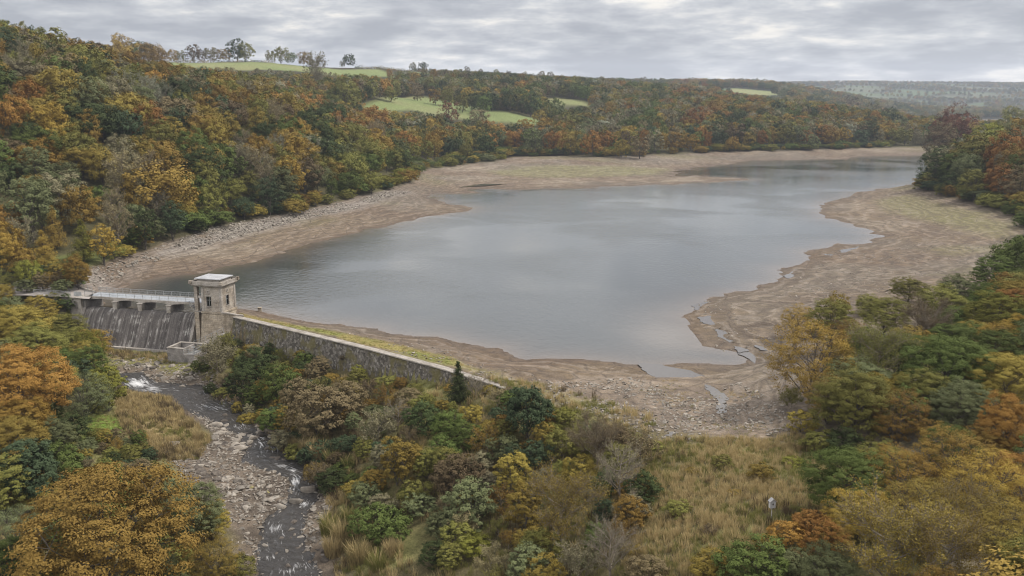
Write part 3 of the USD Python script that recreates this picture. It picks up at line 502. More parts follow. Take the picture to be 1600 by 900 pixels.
mat('railing_paint', {'tc': ('texture_coordinate', {}), 'n1': ('noise_texture', {'scale': 1.3, 'detail': 4.0}), 'r': ('rgb_ramp', {'ramp': [(.35, (.22, .22, .215)), (.65, (.36, .36, .35))]}), 'p': ('principled_bsdf', {'roughness': .5, 'metallic': .3})}, [('tc.object', 'n1.vector'), ('n1.fac', 'r.fac'), ('r.color', 'p.base_color')], surface='p.BSDF')
mat('window_glass', {'fr': ('fresnel', {'IOR': 1.5}), 't': ('transparent_bsdf', {'color': (.75, .8, .82)}), 'g': ('glossy_bsdf', {'color': (.9, .9, .9), 'roughness': .04}), 'm': ('mix_closure', {})}, [('fr.fac', 'm.fac'), ('t.BSDF', 'm.closure1'), ('g.BSDF', 'm.closure2')], surface='m.closure')
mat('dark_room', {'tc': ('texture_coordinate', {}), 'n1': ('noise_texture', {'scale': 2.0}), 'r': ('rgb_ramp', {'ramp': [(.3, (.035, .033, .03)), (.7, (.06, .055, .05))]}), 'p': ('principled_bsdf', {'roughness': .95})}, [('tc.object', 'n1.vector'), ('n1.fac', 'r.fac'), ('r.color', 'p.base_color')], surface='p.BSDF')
# rubble masonry of the retaining wall: irregular stones, moss and lichen
mat('rubble_masonry', {'g': ('geometry', {}), 'v': ('voronoi_texture', {'scale': 2.3, 'feature': 'distance_to_edge'}), 'vc': ('voronoi_texture', {'scale': 2.3, 'feature': 'f1'}), 'n1': ('noise_texture', {'scale': .35, 'detail': 6.0, 'roughness': .65}), 'n2': ('noise_texture', {'scale': 1.2, 'detail': 6.0, 'roughness': .7}),
    'bw': ('rgb_to_bw', {}), 'r0': ('rgb_ramp', {'ramp': [(.2, (.06, .052, .042)), (.6, (.12, .106, .088)), (.9, (.19, .172, .148))]}), 'je': ('map_range', {'from_min': 0.0, 'from_max': .07, 'to_min': .35, 'to_max': 1.0, 'clamp': True}), 'c': ('vector_math', {'math_type': 'scale'}),
    'mk': ('map_range', {'from_min': .50, 'from_max': .60, 'to_min': 0, 'to_max': .75, 'clamp': True}), 'moss': ('mix_color', {'b': (.10, .085, .028)}), 'lk': ('map_range', {'from_min': .62, 'from_max': .70, 'to_min': 0, 'to_max': .45, 'clamp': True}), 'lich': ('mix_color', {'b': (.42, .41, .38)}),
    'b': ('bump', {'strength': .8, 'distance': .12}), 'p': ('principled_bsdf', {'roughness': .95, 'specular_ior_level': .2})},
    [('g.position', 'v.vector'), ('g.position', 'vc.vector'), ('g.position', 'n1.vector'), ('g.position', 'n2.vector'), ('vc.color', 'bw.color'), ('bw.val', 'r0.fac'), ('v.distance', 'je.value'), ('r0.color', 'c.vector1'), ('je.result', 'c.scale'), ('n1.fac', 'mk.value'), ('mk.result', 'moss.fac'), ('c.vector', 'moss.a'), ('n2.fac', 'lk.value'), ('lk.result', 'lich.fac'), ('moss.result', 'lich.a'), ('lich.result', 'p.base_color'), ('je.result', 'b.height'), ('b.normal', 'p.normal')], surface='p.BSDF')

LOC = (P0[0], P0[1], 0)
# ------------------------------------------------------------------ spillway
sp = thing('spillway_dam', 'dark concrete overflow spillway with white lime streaks below the footbridge', 'spillway', LOC, DAM_ROT)
prof = [(-.9, -1.0), (-.9, .45), (-.55, .72), (-.2, .8), (.1, .78), (.45, .62), (.9, .2), (1.5, -.7), (2.2, -2.0), (3.0, -3.7), (3.7, -5.1), (4.3, -6.0), (4.5, -6.4)]   # (downstream, height)
pd = np.array(prof); L_ = np.concatenate([[0], np.cumsum(np.linalg.norm(np.diff(pd, axis=0), axis=1))]); tt = np.linspace(0, L_[-1], 60)
pn, pz = np.interp(tt, L_, pd[:, 0]), np.interp(tt, L_, pd[:, 1])
ss = np.linspace(-.4, 25.2, 120); S2, K2 = np.meshgrid(ss, np.arange(60), indexing='ij')
rel = (fbm2(S2.ravel() * 1.0, K2.ravel() * .18, 1.3, 61) - .5).reshape(S2.shape) * .10
step_ = (np.floor(tt / .55) % 2)[K2] * .012
v = np.stack([S2, -(pn[K2] + rel + step_) , pz[K2] + rel * .4], -1).reshape(-1, 3)
i, j = np.meshgrid(np.arange(119), np.arange(59), indexing='ij'); q = np.stack([i * 60 + j, i * 60 + j + 1, (i + 1) * 60 + j + 1, (i + 1) * 60 + j], -1).reshape(-1, 4)
vv, ff, nn = meshkit.arrays((v, q), True)
sgn = 1 if (nn[:, 1].mean() < 0) else -1
polymesh(path_of(sp, 'face'), v, q if sgn > 0 else q[:, ::-1], 'spillway_concrete', nn * sgn)
obj('toe_kerb', bx(-.5, 24.6, -5.0, -4.3, -6.7, -5.88, .04), 'pale_stone', sp)
def flank(x0, x1, up):
    return prism([(-a, b + up) for a, b in prof[3:-1]] + [(-4.5, -6.6), (.3, -6.6), (.3, .8 + up)], x0, x1)
def fixed(m):
    m.fix_normals(); return m
obj('training_wall', fixed(flank(25.2, 25.75, .32)), 'pale_stone', sp); obj('training_wall', fixed(flank(-1.0, -.4, .3)), 'dark_concrete', sp)
# ------------------------------------------------------------------ footbridge
fb = thing('footbridge', 'grey concrete footbridge on squat piers crossing the spillway crest', 'bridge', LOC, DAM_ROT)
PX = [6.4, 12.3, 19.0]; ends = [-.2] + PX + [26.3]
obj('deck', bx(-1.2, 26.3, .45, 4.45, 2.52, 2.80, .02), 'deck_look', fb)
for y0, y1 in ((.2, .45), (4.45, 4.7)):
    shp = [(-1.2, 2.9), (-1.2, 2.35)]
    for a, b in zip(ends[:-1], ends[1:]):
        shp += [(a + .5 + (b - a - 1.0) * t, 2.22 + .26 * math.sin(math.pi * t)) for t in np.linspace(0, 1, 9)]
    shp += [(26.3, 2.35), (26.3, 2.9)]
    m = trimesh.creation.extrude_polygon(shapely.Polygon(shp).buffer(0), y1 - y0, engine='earcut'); m.apply_transform(np.array([[1, 0, 0, 0], [0, 0, -1, y1], [0, 1, 0, 0], [0, 0, 0, 1.0]]))
    obj('edge_beam', fixed(m), 'pale_stone', fb)
for k, s in enumerate(PX):
    p = obj('pier', cat_([bx(s - .45, s + .45, .5, 4.2, .3, 2.52, .03)]), 'dark_concrete', fb)
    obj('pier_nose', cat_([bx(s - .5, s + .5, -.45, .5, .55, 2.05, .08), bx(s - .58, s + .58, -.55, .5, 2.05, 2.22, .03)]), 'pale_stone', p)
def railing(parent, pts, top=.95, m='railing_paint', every=2.0, bal=.14):
    """a railing of posts, rails and thin bars along a line of points, in the parent's own axes"""
    P = np.array(pts, float); d = np.concatenate([[0], np.cumsum(np.linalg.norm(np.diff(P, axis=0), axis=1))])
    at = lambda t: np.array([np.interp(t, d, P[:, q]) for q in range(3)])
    for h in (top, top * .52, .12): obj('rail', bars([[at(t) + [0, 0, h] for t in np.linspace(0, d[-1], max(2, len(P) * 3))]], .034 if h == top else .022), m, parent)
    for t in np.linspace(0, d[-1], max(2, int(round(d[-1] / every)) + 1)):
        a = at(t); obj('post', bars([[a, a + [0, 0, top + .02]]], .045), m, parent)
    n = int(d[-1] / bal)
    if n > 2 and bal < 1:
        g = obj('thin_bars', bars([[at(t) + [0, 0, .12], at(t) + [0, 0, top]] for t in (np.arange(n) + .5) * d[-1] / n], .012, 3), m, parent); tag(g, kind='stuff')
railing(fb, [(-1.2, .33, 2.9), (24.6, .33, 2.9)]); railing(fb, [(-1.2, 4.58, 2.9), (26.2, 4.58, 2.9)])
# steps from the deck down to the tower's landing
st = thing('tower_steps', 'short flight of concrete steps with pipe handrail descending to tower landing', 'steps', LOC, DAM_ROT)
for k in range(6): obj('step', bx(24.3 + .33 * k, 24.3 + .33 * (k + 1), -.95, .15, 2.25 - .27 * k, 2.55 - .27 * k, .01), 'pale_stone', st)
obj('landing', bx(26.29, 28.3, -1.5, .15, .72, .92, .02), 'pale_stone', st)
railing(st, [(24.3, -.95, 2.55), (26.3, -.95, .95), (26.35, -1.45, .92), (28.2, -1.45, .92)], .9, every=.9, bal=.2)
ab = thing('bridge_abutment', 'square stone abutment pier with recessed panel at road end of footbridge', 'abutment', LOC, DAM_ROT)
body = trimesh.boolean.difference([bx(-3.6, -1.0, -1.2, 1.2, -4, 2.55), bx(-2.75, -1.85, -1.4, -1.05, .2, 1.7)], engine='manifold')
obj('block', body, 'pale_stone', ab); obj('cap', bx(-3.8, -.85, -1.4, 1.35, 2.55, 2.85, .05), 'pale_stone', ab)
obj('recess_back', bx(-2.6, -2.0, -1.09, -1.0, .45, 1.5), 'dark_concrete', ab); obj('side_wall', bx(-1.0, -.42, -.6, 4.6, -1.0, 2.34), 'dark_concrete', ab)
obj('gate_panel', bx(-3.5, -1.7, -.1, .0, 2.85, 3.75), 'railing_paint', ab, )
wing = thing('wing_wall', 'dark concrete wing wall running under road rail beside the abutment', 'wall', LOC, DAM_ROT)
obj('wall_body', bx(-13, -3.65, -.9, -.3, -3, 2.72), 'dark_concrete', wing); obj('coping', bx(-13, -3.85, -1.0, -.2, 2.72, 2.86, .03), 'pale_stone', wing)
rr_ = thing('road_railing', 'plain grey post railing along the road end left of footbridge', 'railing', LOC, DAM_ROT); railing(rr_, [(-13, -.6, 2.86), (-3.9, -.6, 2.86)])
# ------------------------------------------------------------------ valve tower
tw = thing('valve_tower', 'pale stone valve tower with flat lead roof at the end of the footbridge', 'tower', LOC, DAM_ROT)
diff = lambda a, *b: trimesh.boolean.difference([a, *b], engine='manifold')
S0, S1, U0, U1 = 28.1, 32.4, -2.4, 2.6
WIN = [('front', 29.65, 3.0), ('side', -.2, 3.0)]
main = bx(S0, S1, U0, U1, 2.0, 7.0)
room = bx(S0 + .45, S1 - .45, U0 + .45, U1 - .45, 2.1, 6.8)
main = diff(main, room, bx(29.65 - .5, 29.65 + .5, U0 - .1, U0 + .6, 3.05, 5.0), bx(S1 - .6, S1 + .1, -.7, .35, 3.05, 5.0))
obj('upper_wall', main, 'tower_stone', tw)
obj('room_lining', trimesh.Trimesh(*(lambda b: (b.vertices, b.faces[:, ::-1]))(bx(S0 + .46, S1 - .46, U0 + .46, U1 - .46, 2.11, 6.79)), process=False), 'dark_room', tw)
lower = cat_([trimesh.Trimesh(*hull_np(np.array([[S0 - .1 - e, U0 - .15 - e, z] for z, e in ((1.62, 0), (-6.8, .55))] + [[S1 + .1 + e, U0 - .15 - e, z] for z, e in ((1.62, 0), (-6.8, .55))] + [[S0 - .1 - e, U1 + .1, z] for z, e in ((1.62, 0), (-6.8, .55))] + [[S1 + .1 + e, U1 + .1, z] for z, e in ((1.62, 0), (-6.8, .55))])))])
obj('lower_pier', lower, 'plinth_stone', tw)
obj('string_course', bx(S0 - .22, S1 + .22, U0 - .26, U1 + .2, 1.62, 2.0, .05), 'plinth_stone', tw)
for (a, b) in ((S0, U0), (S1, U0), (S1, U1)):              # corner pilasters
    sx = 1 if a == S1 else -1; sy = 1 if b == U1 else -1
    if a == S0: sx = 0
    obj('corner_pilaster', bx(a - .5 + (.08 if sx > 0 else -.03 + .5), a + (.08 if sx > 0 else .55), b - (.08 if sy < 0 else .5), b + (.5 if sy < 0 else .08), 2.0, 6.98, .02), 'pale_stone', tw)
obj('corner_column', bx(26.5, 27.2, U0 - .02, U0 + .68, 2.0, 7.0, .03), 'tower_stone', tw); obj('corner_column', bx(26.5, 27.2, 1.9, 2.58, 2.0, 7.0, .03), 'tower_stone', tw)
obj('column_pier', bx(26.35, 27.3, U0 - .1, U0 + .8, -6.5, 1.8, .03), 'plinth_stone', tw); obj('side_beam', bx(27.2, S0, U0 + .1, U0 + .55, 4.6, 5.0), 'pale_stone', tw); obj('side_beam', bx(26.4, S0, U0, U1, 1.75, 2.0), 'dark_concrete', tw)
def window(face):
    if face == 'front': T = lambda a0, a1, d0, d1, z0, z1: bx(29.65 + a0, 29.65 + a1, U0 + d0, U0 + d1, z0, z1)
    else: T = lambda a0, a1, d0, d1, z0, z1: bx(S1 - d1, S1 - d0, -.175 + a0, -.175 + a1, z0, z1)
    w = .5 if face == 'front' else .525
    f = obj('window', cat_([T(-w, -w + .09, .2, .3, 3.05, 5.0), T(w - .09, w, .2, .3, 3.05, 5.0), T(-w + .09, w - .09, .2, .3, 3.05, 3.15), T(-w + .09, w - .09, .2, .3, 4.9, 5.0)]), 'dark_room', tw)
    obj('mullion', T(-.045, .045, .21, .29, 3.15, 4.9), 'railing_paint', f); obj('transom', T(-w + .09, w - .09, .205, .295, 4.2, 4.28), 'railing_paint', f)
    for x0, x1 in ((-w + .09, -.045), (.045, w - .09)):
        for z0, z1 in ((3.15, 4.2), (4.28, 4.9)): obj('pane', T(x0, x1, .235, .255, z0, z1), 'window_glass', f)
    obj('sill', T(-w - .15, w + .15, -.12, .2, 2.92, 3.05), 'pale_stone', f); obj('lintel', T(-w - .2, w + .2, -.05, .19, 5.0, 5.3), 'pale_stone', f)
    r = trimesh.creation.annulus(.2, .36, .12, sections=20)
    r.apply_transform(trimesh.transformations.rotation_matrix(np.pi / 2, [1, 0, 0] if face == 'front' else [0, 1, 0])); r.apply_translation((29.65, U0 - .03, 5.95) if face == 'front' else (S1 + .03, -.175, 5.95)); obj('roundel', r, 'pale_stone', tw)
window('front'); window('side')
obj('cornice', cat_([bx(26.2, S1 + .42, U0 - .42, U1 + .42, 7.02, 7.22, .03), bx(26.0, S1 + .6, U0 - .6, U1 + .6, 7.222, 7.45, .05)]), 'pale_stone', tw)
for a, b in ((26.15, U0 - .45), (S1 + .45, U0 - .45), (S1 + .45, U1 + .45), (26.15, U1 + .45)):
    a0 = min(max(a - .35, 26.05), S1 + .55 - .7 + .35 - .35 + .0); obj('parapet_post', bx(a - .28, a + .28, b - .28, b + .28, 7.452, 8.1, .03), 'tower_stone', tw)
for x0, x1, y0, y1 in ((26.5, S1 + .1, U0 - .55, U0 - .35), (S1 + .35, S1 + .55, U0 - .1, U1 + .1), (26.5, S1 + .1, U1 + .35, U1 + .55), (26.05, 26.25, U0 - .1, U1 + .1)): obj('parapet', bx(x0, x1, y0, y1, 7.453, 7.98, .02), 'pale_stone', tw)
obj('roof_drum', bx(27.0, S1 - .55, U0 + .55, U1 - .25, 7.454, 8.32, .02), 'pale_stone', tw)
roof = trimesh.Trimesh(*hull_np(np.array([[x, y, z] for z in (8.322, 8.46) for x in (26.6, S1 - .2) for y in (U0 + .2, U1 + .05)] + [[x, y, 8.80] for x in (28.6, 29.8) for y in (-.1, .5)])))
obj('roof', roof, 'roof_lead', tw)
mast = thing('lamp_mast', 'thin grey mast standing on footbridge end beside the tower', 'pole', (*dam(25.6, 3.9), 2.8)); obj('pole', bars([[(0, 0, 0), (0, 0, 2.3)]], .07), 'railing_paint', mast); obj('foot_plate', bx(-.2, .2, -.2, .2, 0, .05, .01), 'railing_paint', mast); obj('lamp_head', bx(-.12, .12, -.1, .35, 2.25, 2.42, .03), 'railing_paint', mast)
# ------------------------------------------------------------------ stilling chamber at the toe
gc = thing('gauge_chamber', 'open concrete chamber with railed walls at the spillway toe', 'chamber', LOC, DAM_ROT)
g0, g1, h0, h1 = 25.9, 31.6, -11.2, -6.9
for n_, b in (('wall', (g0, g0 + .35, h0, h1, -7.2, -3.25)), ('wall', (g0 + .35, 28.9, h0, h0 + .35, -7.2, -3.25)), ('wall', (g0 + .35, g1, h1 - .35, h1, -7.2, -3.25)), ('wall', (28.9, 29.25, h0, h1 - .35, -7.2, -3.25)), ('low_wall', (29.25, g1, h0, h0 + .35, -7.2, -4.25)), ('low_wall', (g1 - .35, g1, h0 + .35, h1 - .35, -7.2, -4.25))):
    obj(n_, bx(*b), 'dark_concrete', gc)
for b in ((g0 - .08, 29.3, h0 - .08, h0 + .42, -3.25, -3.1), (g0 - .08, g0 + .42, h0 + .42, h1 + .08, -3.25, -3.1), (g0 + .42, g1, h1 - .42, h1 + .08, -3.25, -3.1)): obj('coping', bx(*b, .02), 'pale_stone', gc)
obj('grassy_fill', bx(g0 + .35, 28.9, h0 + .35, h1 - .35, -7, -4.2), 'meadow_turf' if 'meadow_turf' in M else 'dark_concrete', gc)
obj('grating_frame', bx(29.25, 31.25, h0 + .35, h0 + .5, -4.5, -4.38), 'railing_paint', gc); obj('grating_frame', bx(29.25, 31.25, -7.5, -7.35, -4.5, -4.38), 'railing_paint', gc)
for k in range(9): obj('grating_bar', bars([[(29.4 + k * .22, h0 + .4, -4.36), (29.4 + k * .22, -7.4, -4.36)]], .03, 4), 'railing_paint', gc)
railing(gc, [(29.3, h0 + .1, -4.25), (31.5, h0 + .1, -4.25), (31.5, -7.3, -4.25)], 1.0, every=1.1, bal=2)
wh = obj('sluice_wheel', trimesh.creation.torus(.34, .05, major_sections=20, minor_sections=6), 'railing_paint', gc); UsdGeom.Xformable(wh).AddTranslateOp().Set(Gf.Vec3d(30.2, -9.2, -3.3)); obj('wheel_spindle', bars([[(30.2, -9.2, -4.4), (30.2, -9.2, -3.25)]], .05), 'railing_paint', gc)
gs = thing('chamber_steps', 'pale steps and curved handrail climbing from chamber to the tower foot', 'steps', LOC, DAM_ROT)
for k in range(9): obj('step', bx(28.6 + .62 * k, 28.6 + .62 * (k + 1), -6.85 + .22 * k, -5.55 + .22 * k, -4.6 + .30 * k - .4, -4.0 + .30 * k, .02), 'pale_stone', gs)
railing(gs, [(28.7, -6.8, -3.9), (30.5, -6.2, -3.1), (32.4, -5.4, -2.2), (34.1, -4.9, -1.4)], 1.0, every=1.3, bal=2)
# ------------------------------------------------------------------ retaining wall with coping slabs
rw = thing('retaining_wall', 'long mossy rubble stone retaining wall with pale coping running from the tower', 'wall')
wl = np.concatenate([[0], np.cumsum(np.linalg.norm(np.diff(WALL, axis=0), axis=1))])
def wall_at(t):
    p = np.array([np.interp(t, wl, gaussian_filter(WALL[:, q], 0)) for q in range(2)]); d = np.array([np.interp(min(t + .5, wl[-1]), wl, WALL[:, q]) - np.interp(max(t - .5, 0), wl, WALL[:, q]) for q in range(2)]); d /= np.linalg.norm(d)
    return p, d, np.array([d[1], -d[0]]), np.interp(t, wl, WALL_TOP)            # downstream normal is to the right of travel
ts = np.arange(0, wl[-1] + .01, .5); hs = np.linspace(0, 1, 16); Vw = []
for t in ts:
    p, d, n, z = wall_at(t); n = -n if n @ np.array([-.6, -.8]) < 0 else n
    bot = min(z - .8, float(ground(*(p + n * 1.8))) - 1.2)
    Vw.append([[*(p + n * (.95 + (z - .18 - (z - .18 + (bot - z + .18) * h)) * .16)), z - .18 + (bot - z + .18) * h] for h in hs])
Vw = np.array(Vw); nr, nc = Vw.shape[:2]; dis = (fbm2(np.repeat(ts, nc), np.tile(hs, nr) * 6, .8, 71) - .5) * .22; Vw = Vw.reshape(-1, 3); Vw[:, :2] += np.array([-.61, -.79]) * dis[:, None]
i, j = np.meshgrid(np.arange(nr - 1), np.arange(nc - 1), indexing='ij'); q = np.stack([i * nc + j, i * nc + j + 1, (i + 1) * nc + j + 1, (i + 1) * nc + j], -1).reshape(-1, 4)
_, _, nn = meshkit.arrays((Vw, q), True)
if (nn @ np.array([-.6, -.8, 0])).mean() < 0: q = q[:, ::-1]; nn = -nn
polymesh(path_of(rw, 'masonry_face'), Vw, q, 'rubble_masonry', nn)
back = []
for t in ts:
    p, d, n, z = wall_at(t); n = -n if n @ np.array([-.6, -.8]) < 0 else n; back.append((p - n * .1, p + n * 1.0, z - .19))
bv = np.array([[*a, z] for a, b, z in back] + [[*b, z] for a, b, z in back] + [[*a, z - 4] for a, b, z in back]); n0 = len(back); k = np.arange(n0 - 1)
polymesh(path_of(rw, 'wall_core'), bv, np.vstack([np.stack([k, k + n0, k + n0 + 1, k + 1], -1), np.stack([k + 2 * n0, k, k + 1, k + 1 + 2 * n0], -1)]), 'rubble_masonry')
rng = np.random.default_rng(5); t = 0.0
while t < wl[-1] - .4:
    L = rng.uniform(1.0, 1.7); p, d, n, z = wall_at(t + L / 2); n = -n if n @ np.array([-.6, -.8]) < 0 else n
    b = bx(-L / 2 + .015, L / 2 - .015, -.15, 1.12, -.19, .0 + rng.uniform(-.02, .03), .025); T = np.eye(4); T[:2, 0] = d; T[:2, 1] = n; T[2, 2] = 1
    if np.linalg.det(T[:3, :3]) < 0: b.invert()
    T[:3, 3] = [*p, z]; b.apply_transform(T); obj('coping_stone', b, 'pale_stone', rw); t += L
# curved parapet from the tower to the wall
cp = thing('curved_parapet', 'low curved stone parapet sweeping down from tower side onto the wall', 'parapet')
arc = [(32.55, -2.45, 2.05), (33.3, -2.75, 2.1), (34.1, -2.75, 2.0), (34.9, -2.4, 1.8), (35.6, -1.8, 1.55), (36.2, -1.1, 1.35)]
arc = np.array([[*dam(s, u), z] for s, u, z in arc]); tt = np.linspace(0, 5, 26); A = np.stack([np.interp(tt, np.arange(6), arc[:, q]) for q in range(3)], -1)
dd = np.gradient(A, axis=0); nn2 = np.stack([-dd[:, 1], dd[:, 0]], -1); nn2 /= np.linalg.norm(nn2, axis=1, keepdims=True)
def strip(A, n2, w0, w1, z0, z1):
    ring = np.stack([np.column_stack([A[:, :2] + n2 * w, A[:, 2] + z]) for w, z in ((w0, z0), (w1, z0), (w1, z1), (w0, z1))], 1); m = len(A); f = []
    for a in range(m - 1):
        for b in range(4): f.append([a * 4 + b, a * 4 + (b + 1) % 4, (a + 1) * 4 + (b + 1) % 4, (a + 1) * 4 + b])
    f += [[3, 2, 1, 0], [(m - 1) * 4 + b for b in range(4)]]
    t_ = trimesh.Trimesh(ring.reshape(-1, 3), np.vstack([np.array(f)[:, [0, 1, 2]], np.array(f)[:, [0, 2, 3]]]), process=False); t_.fix_normals(); return t_
obj('parapet_wall', strip(A, nn2, -.25, .25, -6.5, -.12), 'plinth_stone', cp); obj('coping', strip(A, nn2, -.34, .34, -.12, .08), 'pale_stone', cp)
# ------------------------------------------------------------------ road end
lw = thing('low_stone_wall', 'low dark stone wall between the grass bank and the road', 'wall')
B = np.array([at_z(x, y, 2.8) for x, y in ((-60, 440), (20, 439), (60, 438.5), (106, 437))]); tt = np.linspace(0, 3, 30); A = np.stack([np.interp(tt, np.arange(4), B[:, q]) for q in range(3)], -1)
dd = np.gradient(A, axis=0); n2 = np.stack([-dd[:, 1], dd[:, 0]], -1); n2 /= np.linalg.norm(n2, axis=1, keepdims=True)
obj('masonry', strip(A, n2, -.1, .4, -.6, 1.1), 'rubble_masonry', lw); obj('coping', strip(A, n2, -.16, .46, 1.1, 1.24), 'dark_concrete', lw)
rk = thing('curved_kerb_wall', 'low curved concrete kerb wall with railing rounding the road bend above the shore', 'kerb')
B = np.array([at_z(x, y, 2.8) for x, y in ((107, 437), (110, 440), (114, 443.5), (120, 447.5), (128, 451.2), (139, 454.6), (149, 457))]); tt = np.linspace(0, 6, 40); A = np.stack([gaussian_filter(np.interp(tt, np.arange(7), B[:, q]), 2, mode='nearest') for q in range(3)], -1)
dd = np.gradient(A, axis=0); n2 = np.stack([-dd[:, 1], dd[:, 0]], -1); n2 /= np.linalg.norm(n2, axis=1, keepdims=True)
obj('kerb_wall', strip(A, n2, -.2, .2, -1.5, .35), 'pale_stone', rk); railing(rk, A[::4] + [0, 0, .35], .75, every=2.0, bal=.3)
# marker stone and notice board
p = march(406, 487); mk_ = thing('marker_stone', 'small yellowish stump of stone on the embankment edge by the water', 'stone', p); obj('stone_block', bx(-.35, .35, -.3, .3, -.2, .75, .12), 'plinth_stone', mk_); obj('worn_cap', bx(-.42, .42, -.36, .36, .75, .92, .06), 'plinth_stone', mk_)
mat('weathered_wood', {'tc': ('texture_coordinate', {}), 'mp': ('mapping', {'scale': (9, 9, 1.2)}), 'n1': ('noise_texture', {'scale': 2.0, 'detail': 5.0}), 'r': ('rgb_ramp', {'ramp': [(.3, (.24, .23, .22)), (.7, (.42, .405, .39))]}), 'p': ('principled_bsdf', {'roughness': .85})}, [('tc.object', 'mp.vector'), ('mp.vector', 'n1.vector'), ('n1.fac', 'r.fac'), ('r.color', 'p.base_color')], surface='p.BSDF')
p = march(1205, 812); nb_ = thing('nest_box', 'pale gabled wooden box on a thin post in the rough meadow', 'nest box', p, 12); nb_x = UsdGeom.Xformable(nb_).AddScaleOp().Set(Gf.Vec3f(.8, .8, .95))
obj('post', bars([[(0, 0, -.4), (0, 0, 1.35)]], .045), 'weathered_wood', nb_)
bdy = prism([(-.33, 1.3), (.33, 1.3), (.36, 1.95), (0, 2.22), (-.36, 1.95)], -.2, .2); bdy.apply_transform(trimesh.transformations.rotation_matrix(np.pi / 2, [0, 0, 1])); bdy.fix_normals(); obj('box_body', bdy, 'weathered_wood', nb_)
for sg in (-1, 1):
    r = bx(0, .52, -.3, .3, 0, .04); r.apply_transform(trimesh.transformations.rotation_matrix(math.radians(37), [0, 1, 0])); r.apply_translation((0, 0, 2.27))
    if sg < 0: r.apply_transform(np.diag([-1, 1, 1, 1.0])); r.invert()
    obj('roof_board', r, 'weathered_wood', nb_)
h = trimesh.creation.cylinder(.09, .02, sections=16); h.apply_transform(trimesh.transformations.rotation_matrix(np.pi / 2, [1, 0, 0])); h.apply_translation((0, -.212, 1.72)); obj('entrance_hole', h, 'dark_room', nb_)
# ------------------------------------------------------------------ foliage
stage.CreateClassPrim('/World/Prototypes')
LEAF = {  # leaf colours (two tones each) and the word a label uses for them
 'gold': ((.37, .24, .036), (.275, .17, .03), 'golden'), 'orange': ((.36, .185, .034), (.26, .13, .028), 'orange'), 'rust': ((0.336, 0.168, 0.037), (0.245, 0.117, 0.030), 'rusty red'),
 'maroon': ((0.190, 0.079, 0.041), (0.145, 0.062, 0.034), 'maroon'), 'amber': ((.285, .18, .034), (.20, .128, .028), 'amber brown'), 'brown': ((.20, .15, .075), (.145, .105, .055), 'brown'),
 'tan': ((0.309, 0.252, 0.124), (0.235, 0.187, 0.090), 'tan'), 'yellow': ((.31, .225, .038), (.22, .17, .032), 'yellow'), 'olive': ((0.213, 0.197, 0.045), (0.150, 0.149, 0.036), 'olive'),
 'olivegold': ((.31, .225, .04), (.21, .165, .034), 'olive gold'), 'lime': ((0.232, 0.221, 0.034), (0.162, 0.167, 0.029), 'yellow green'), 'green': ((0.118, 0.149, 0.034), (0.083, 0.110, 0.027), 'green'),
 'dark': ((0.072, 0.093, 0.031), (0.053, 0.070, 0.025), 'dark green'), 'bluegreen': ((0.075, 0.103, 0.049), (0.054, 0.077, 0.037), 'blue green'), 'greygreen': ((0.173, 0.187, 0.079), (0.127, 0.140, 0.060), 'grey green'),
 'grey': ((0.254, 0.224, 0.124), (0.186, 0.163, 0.090), 'grey brown'), 'silver': ((0.299, 0.303, 0.203), (0.227, 0.228, 0.151), 'silvery grey')}
for n_, (c1, c2, w_) in LEAF.items():
    mat('leaf_' + n_, {'tc': ('texture_coordinate', {}), 'g': ('geometry', {}), 'o': ('object_info', {}), 'n1': ('noise_texture', {'scale': .32, 'detail': 3.0, 'roughness': .6}),
        'f': ('math', {'math_type': 'multiply_add', 'value2': .55}), 'f2': ('map_range', {'from_min': .25, 'from_max': 1.15, 'to_min': 0, 'to_max': 1, 'clamp': True}), 'm': ('mix_color', {'a': c1, 'b': c2}),
        'hv': ('map_range', {'from_min': 0, 'from_max': 1, 'to_min': .492, 'to_max': .508}), 'vv': ('map_range', {'from_min': 0, 'from_max': 1, 'to_min': .76, 'to_max': 1.26}), 'vi': ('map_range', {'from_min': 0, 'from_max': 1, 'to_min': .78, 'to_max': 1.22}), 'vm': ('math', {'math_type': 'multiply'}),
        'h': ('hsv', {'saturation': .95}), 'p': ('principled_bsdf', {'roughness': .7, 'specular_ior_level': .04}), 't': ('translucent_bsdf', {}), 'mx': ('mix_closure', {'fac': .05})},
        [('tc.object', 'n1.vector'), ('g.random_per_island', 'f.value1'), ('n1.fac', 'f.value3'), ('f.value', 'f2.value'), ('f2.result', 'm.fac'), ('m.result', 'h.color'), ('o.random', 'hv.value'), ('o.random', 'vv.value'), ('g.random_per_island', 'vi.value'), ('vv.result', 'vm.value1'), ('vi.result', 'vm.value2'), ('hv.result', 'h.hue'), ('vm.value', 'h.value'),
         ('h.color', 'p.base_color'), ('h.color', 't.color'), ('p.BSDF', 'mx.closure1'), ('t.BSDF', 'mx.closure2')], surface='mx.closure')
for n_, a_, b_ in (('bark', (.055, .045, .036), (.115, .10, .085)), ('grey_bark', (.14, .115, .088), (.235, .20, .155))):
    mat(n_, {'tc': ('texture_coordinate', {}), 'mp': ('mapping', {'scale': (3, 3, .8)}), 'n1': ('noise_texture', {'scale': 1.5, 'detail': 5.0}), 'r': ('rgb_ramp', {'ramp': [(.35, a_), (.65, b_)]}), 'p': ('principled_bsdf', {'roughness': .9, 'specular_ior_level': .2})}, [('tc.object', 'mp.vector'), ('mp.vector', 'n1.vector'), ('n1.fac', 'r.fac'), ('r.color', 'p.base_color')], surface='p.BSDF')

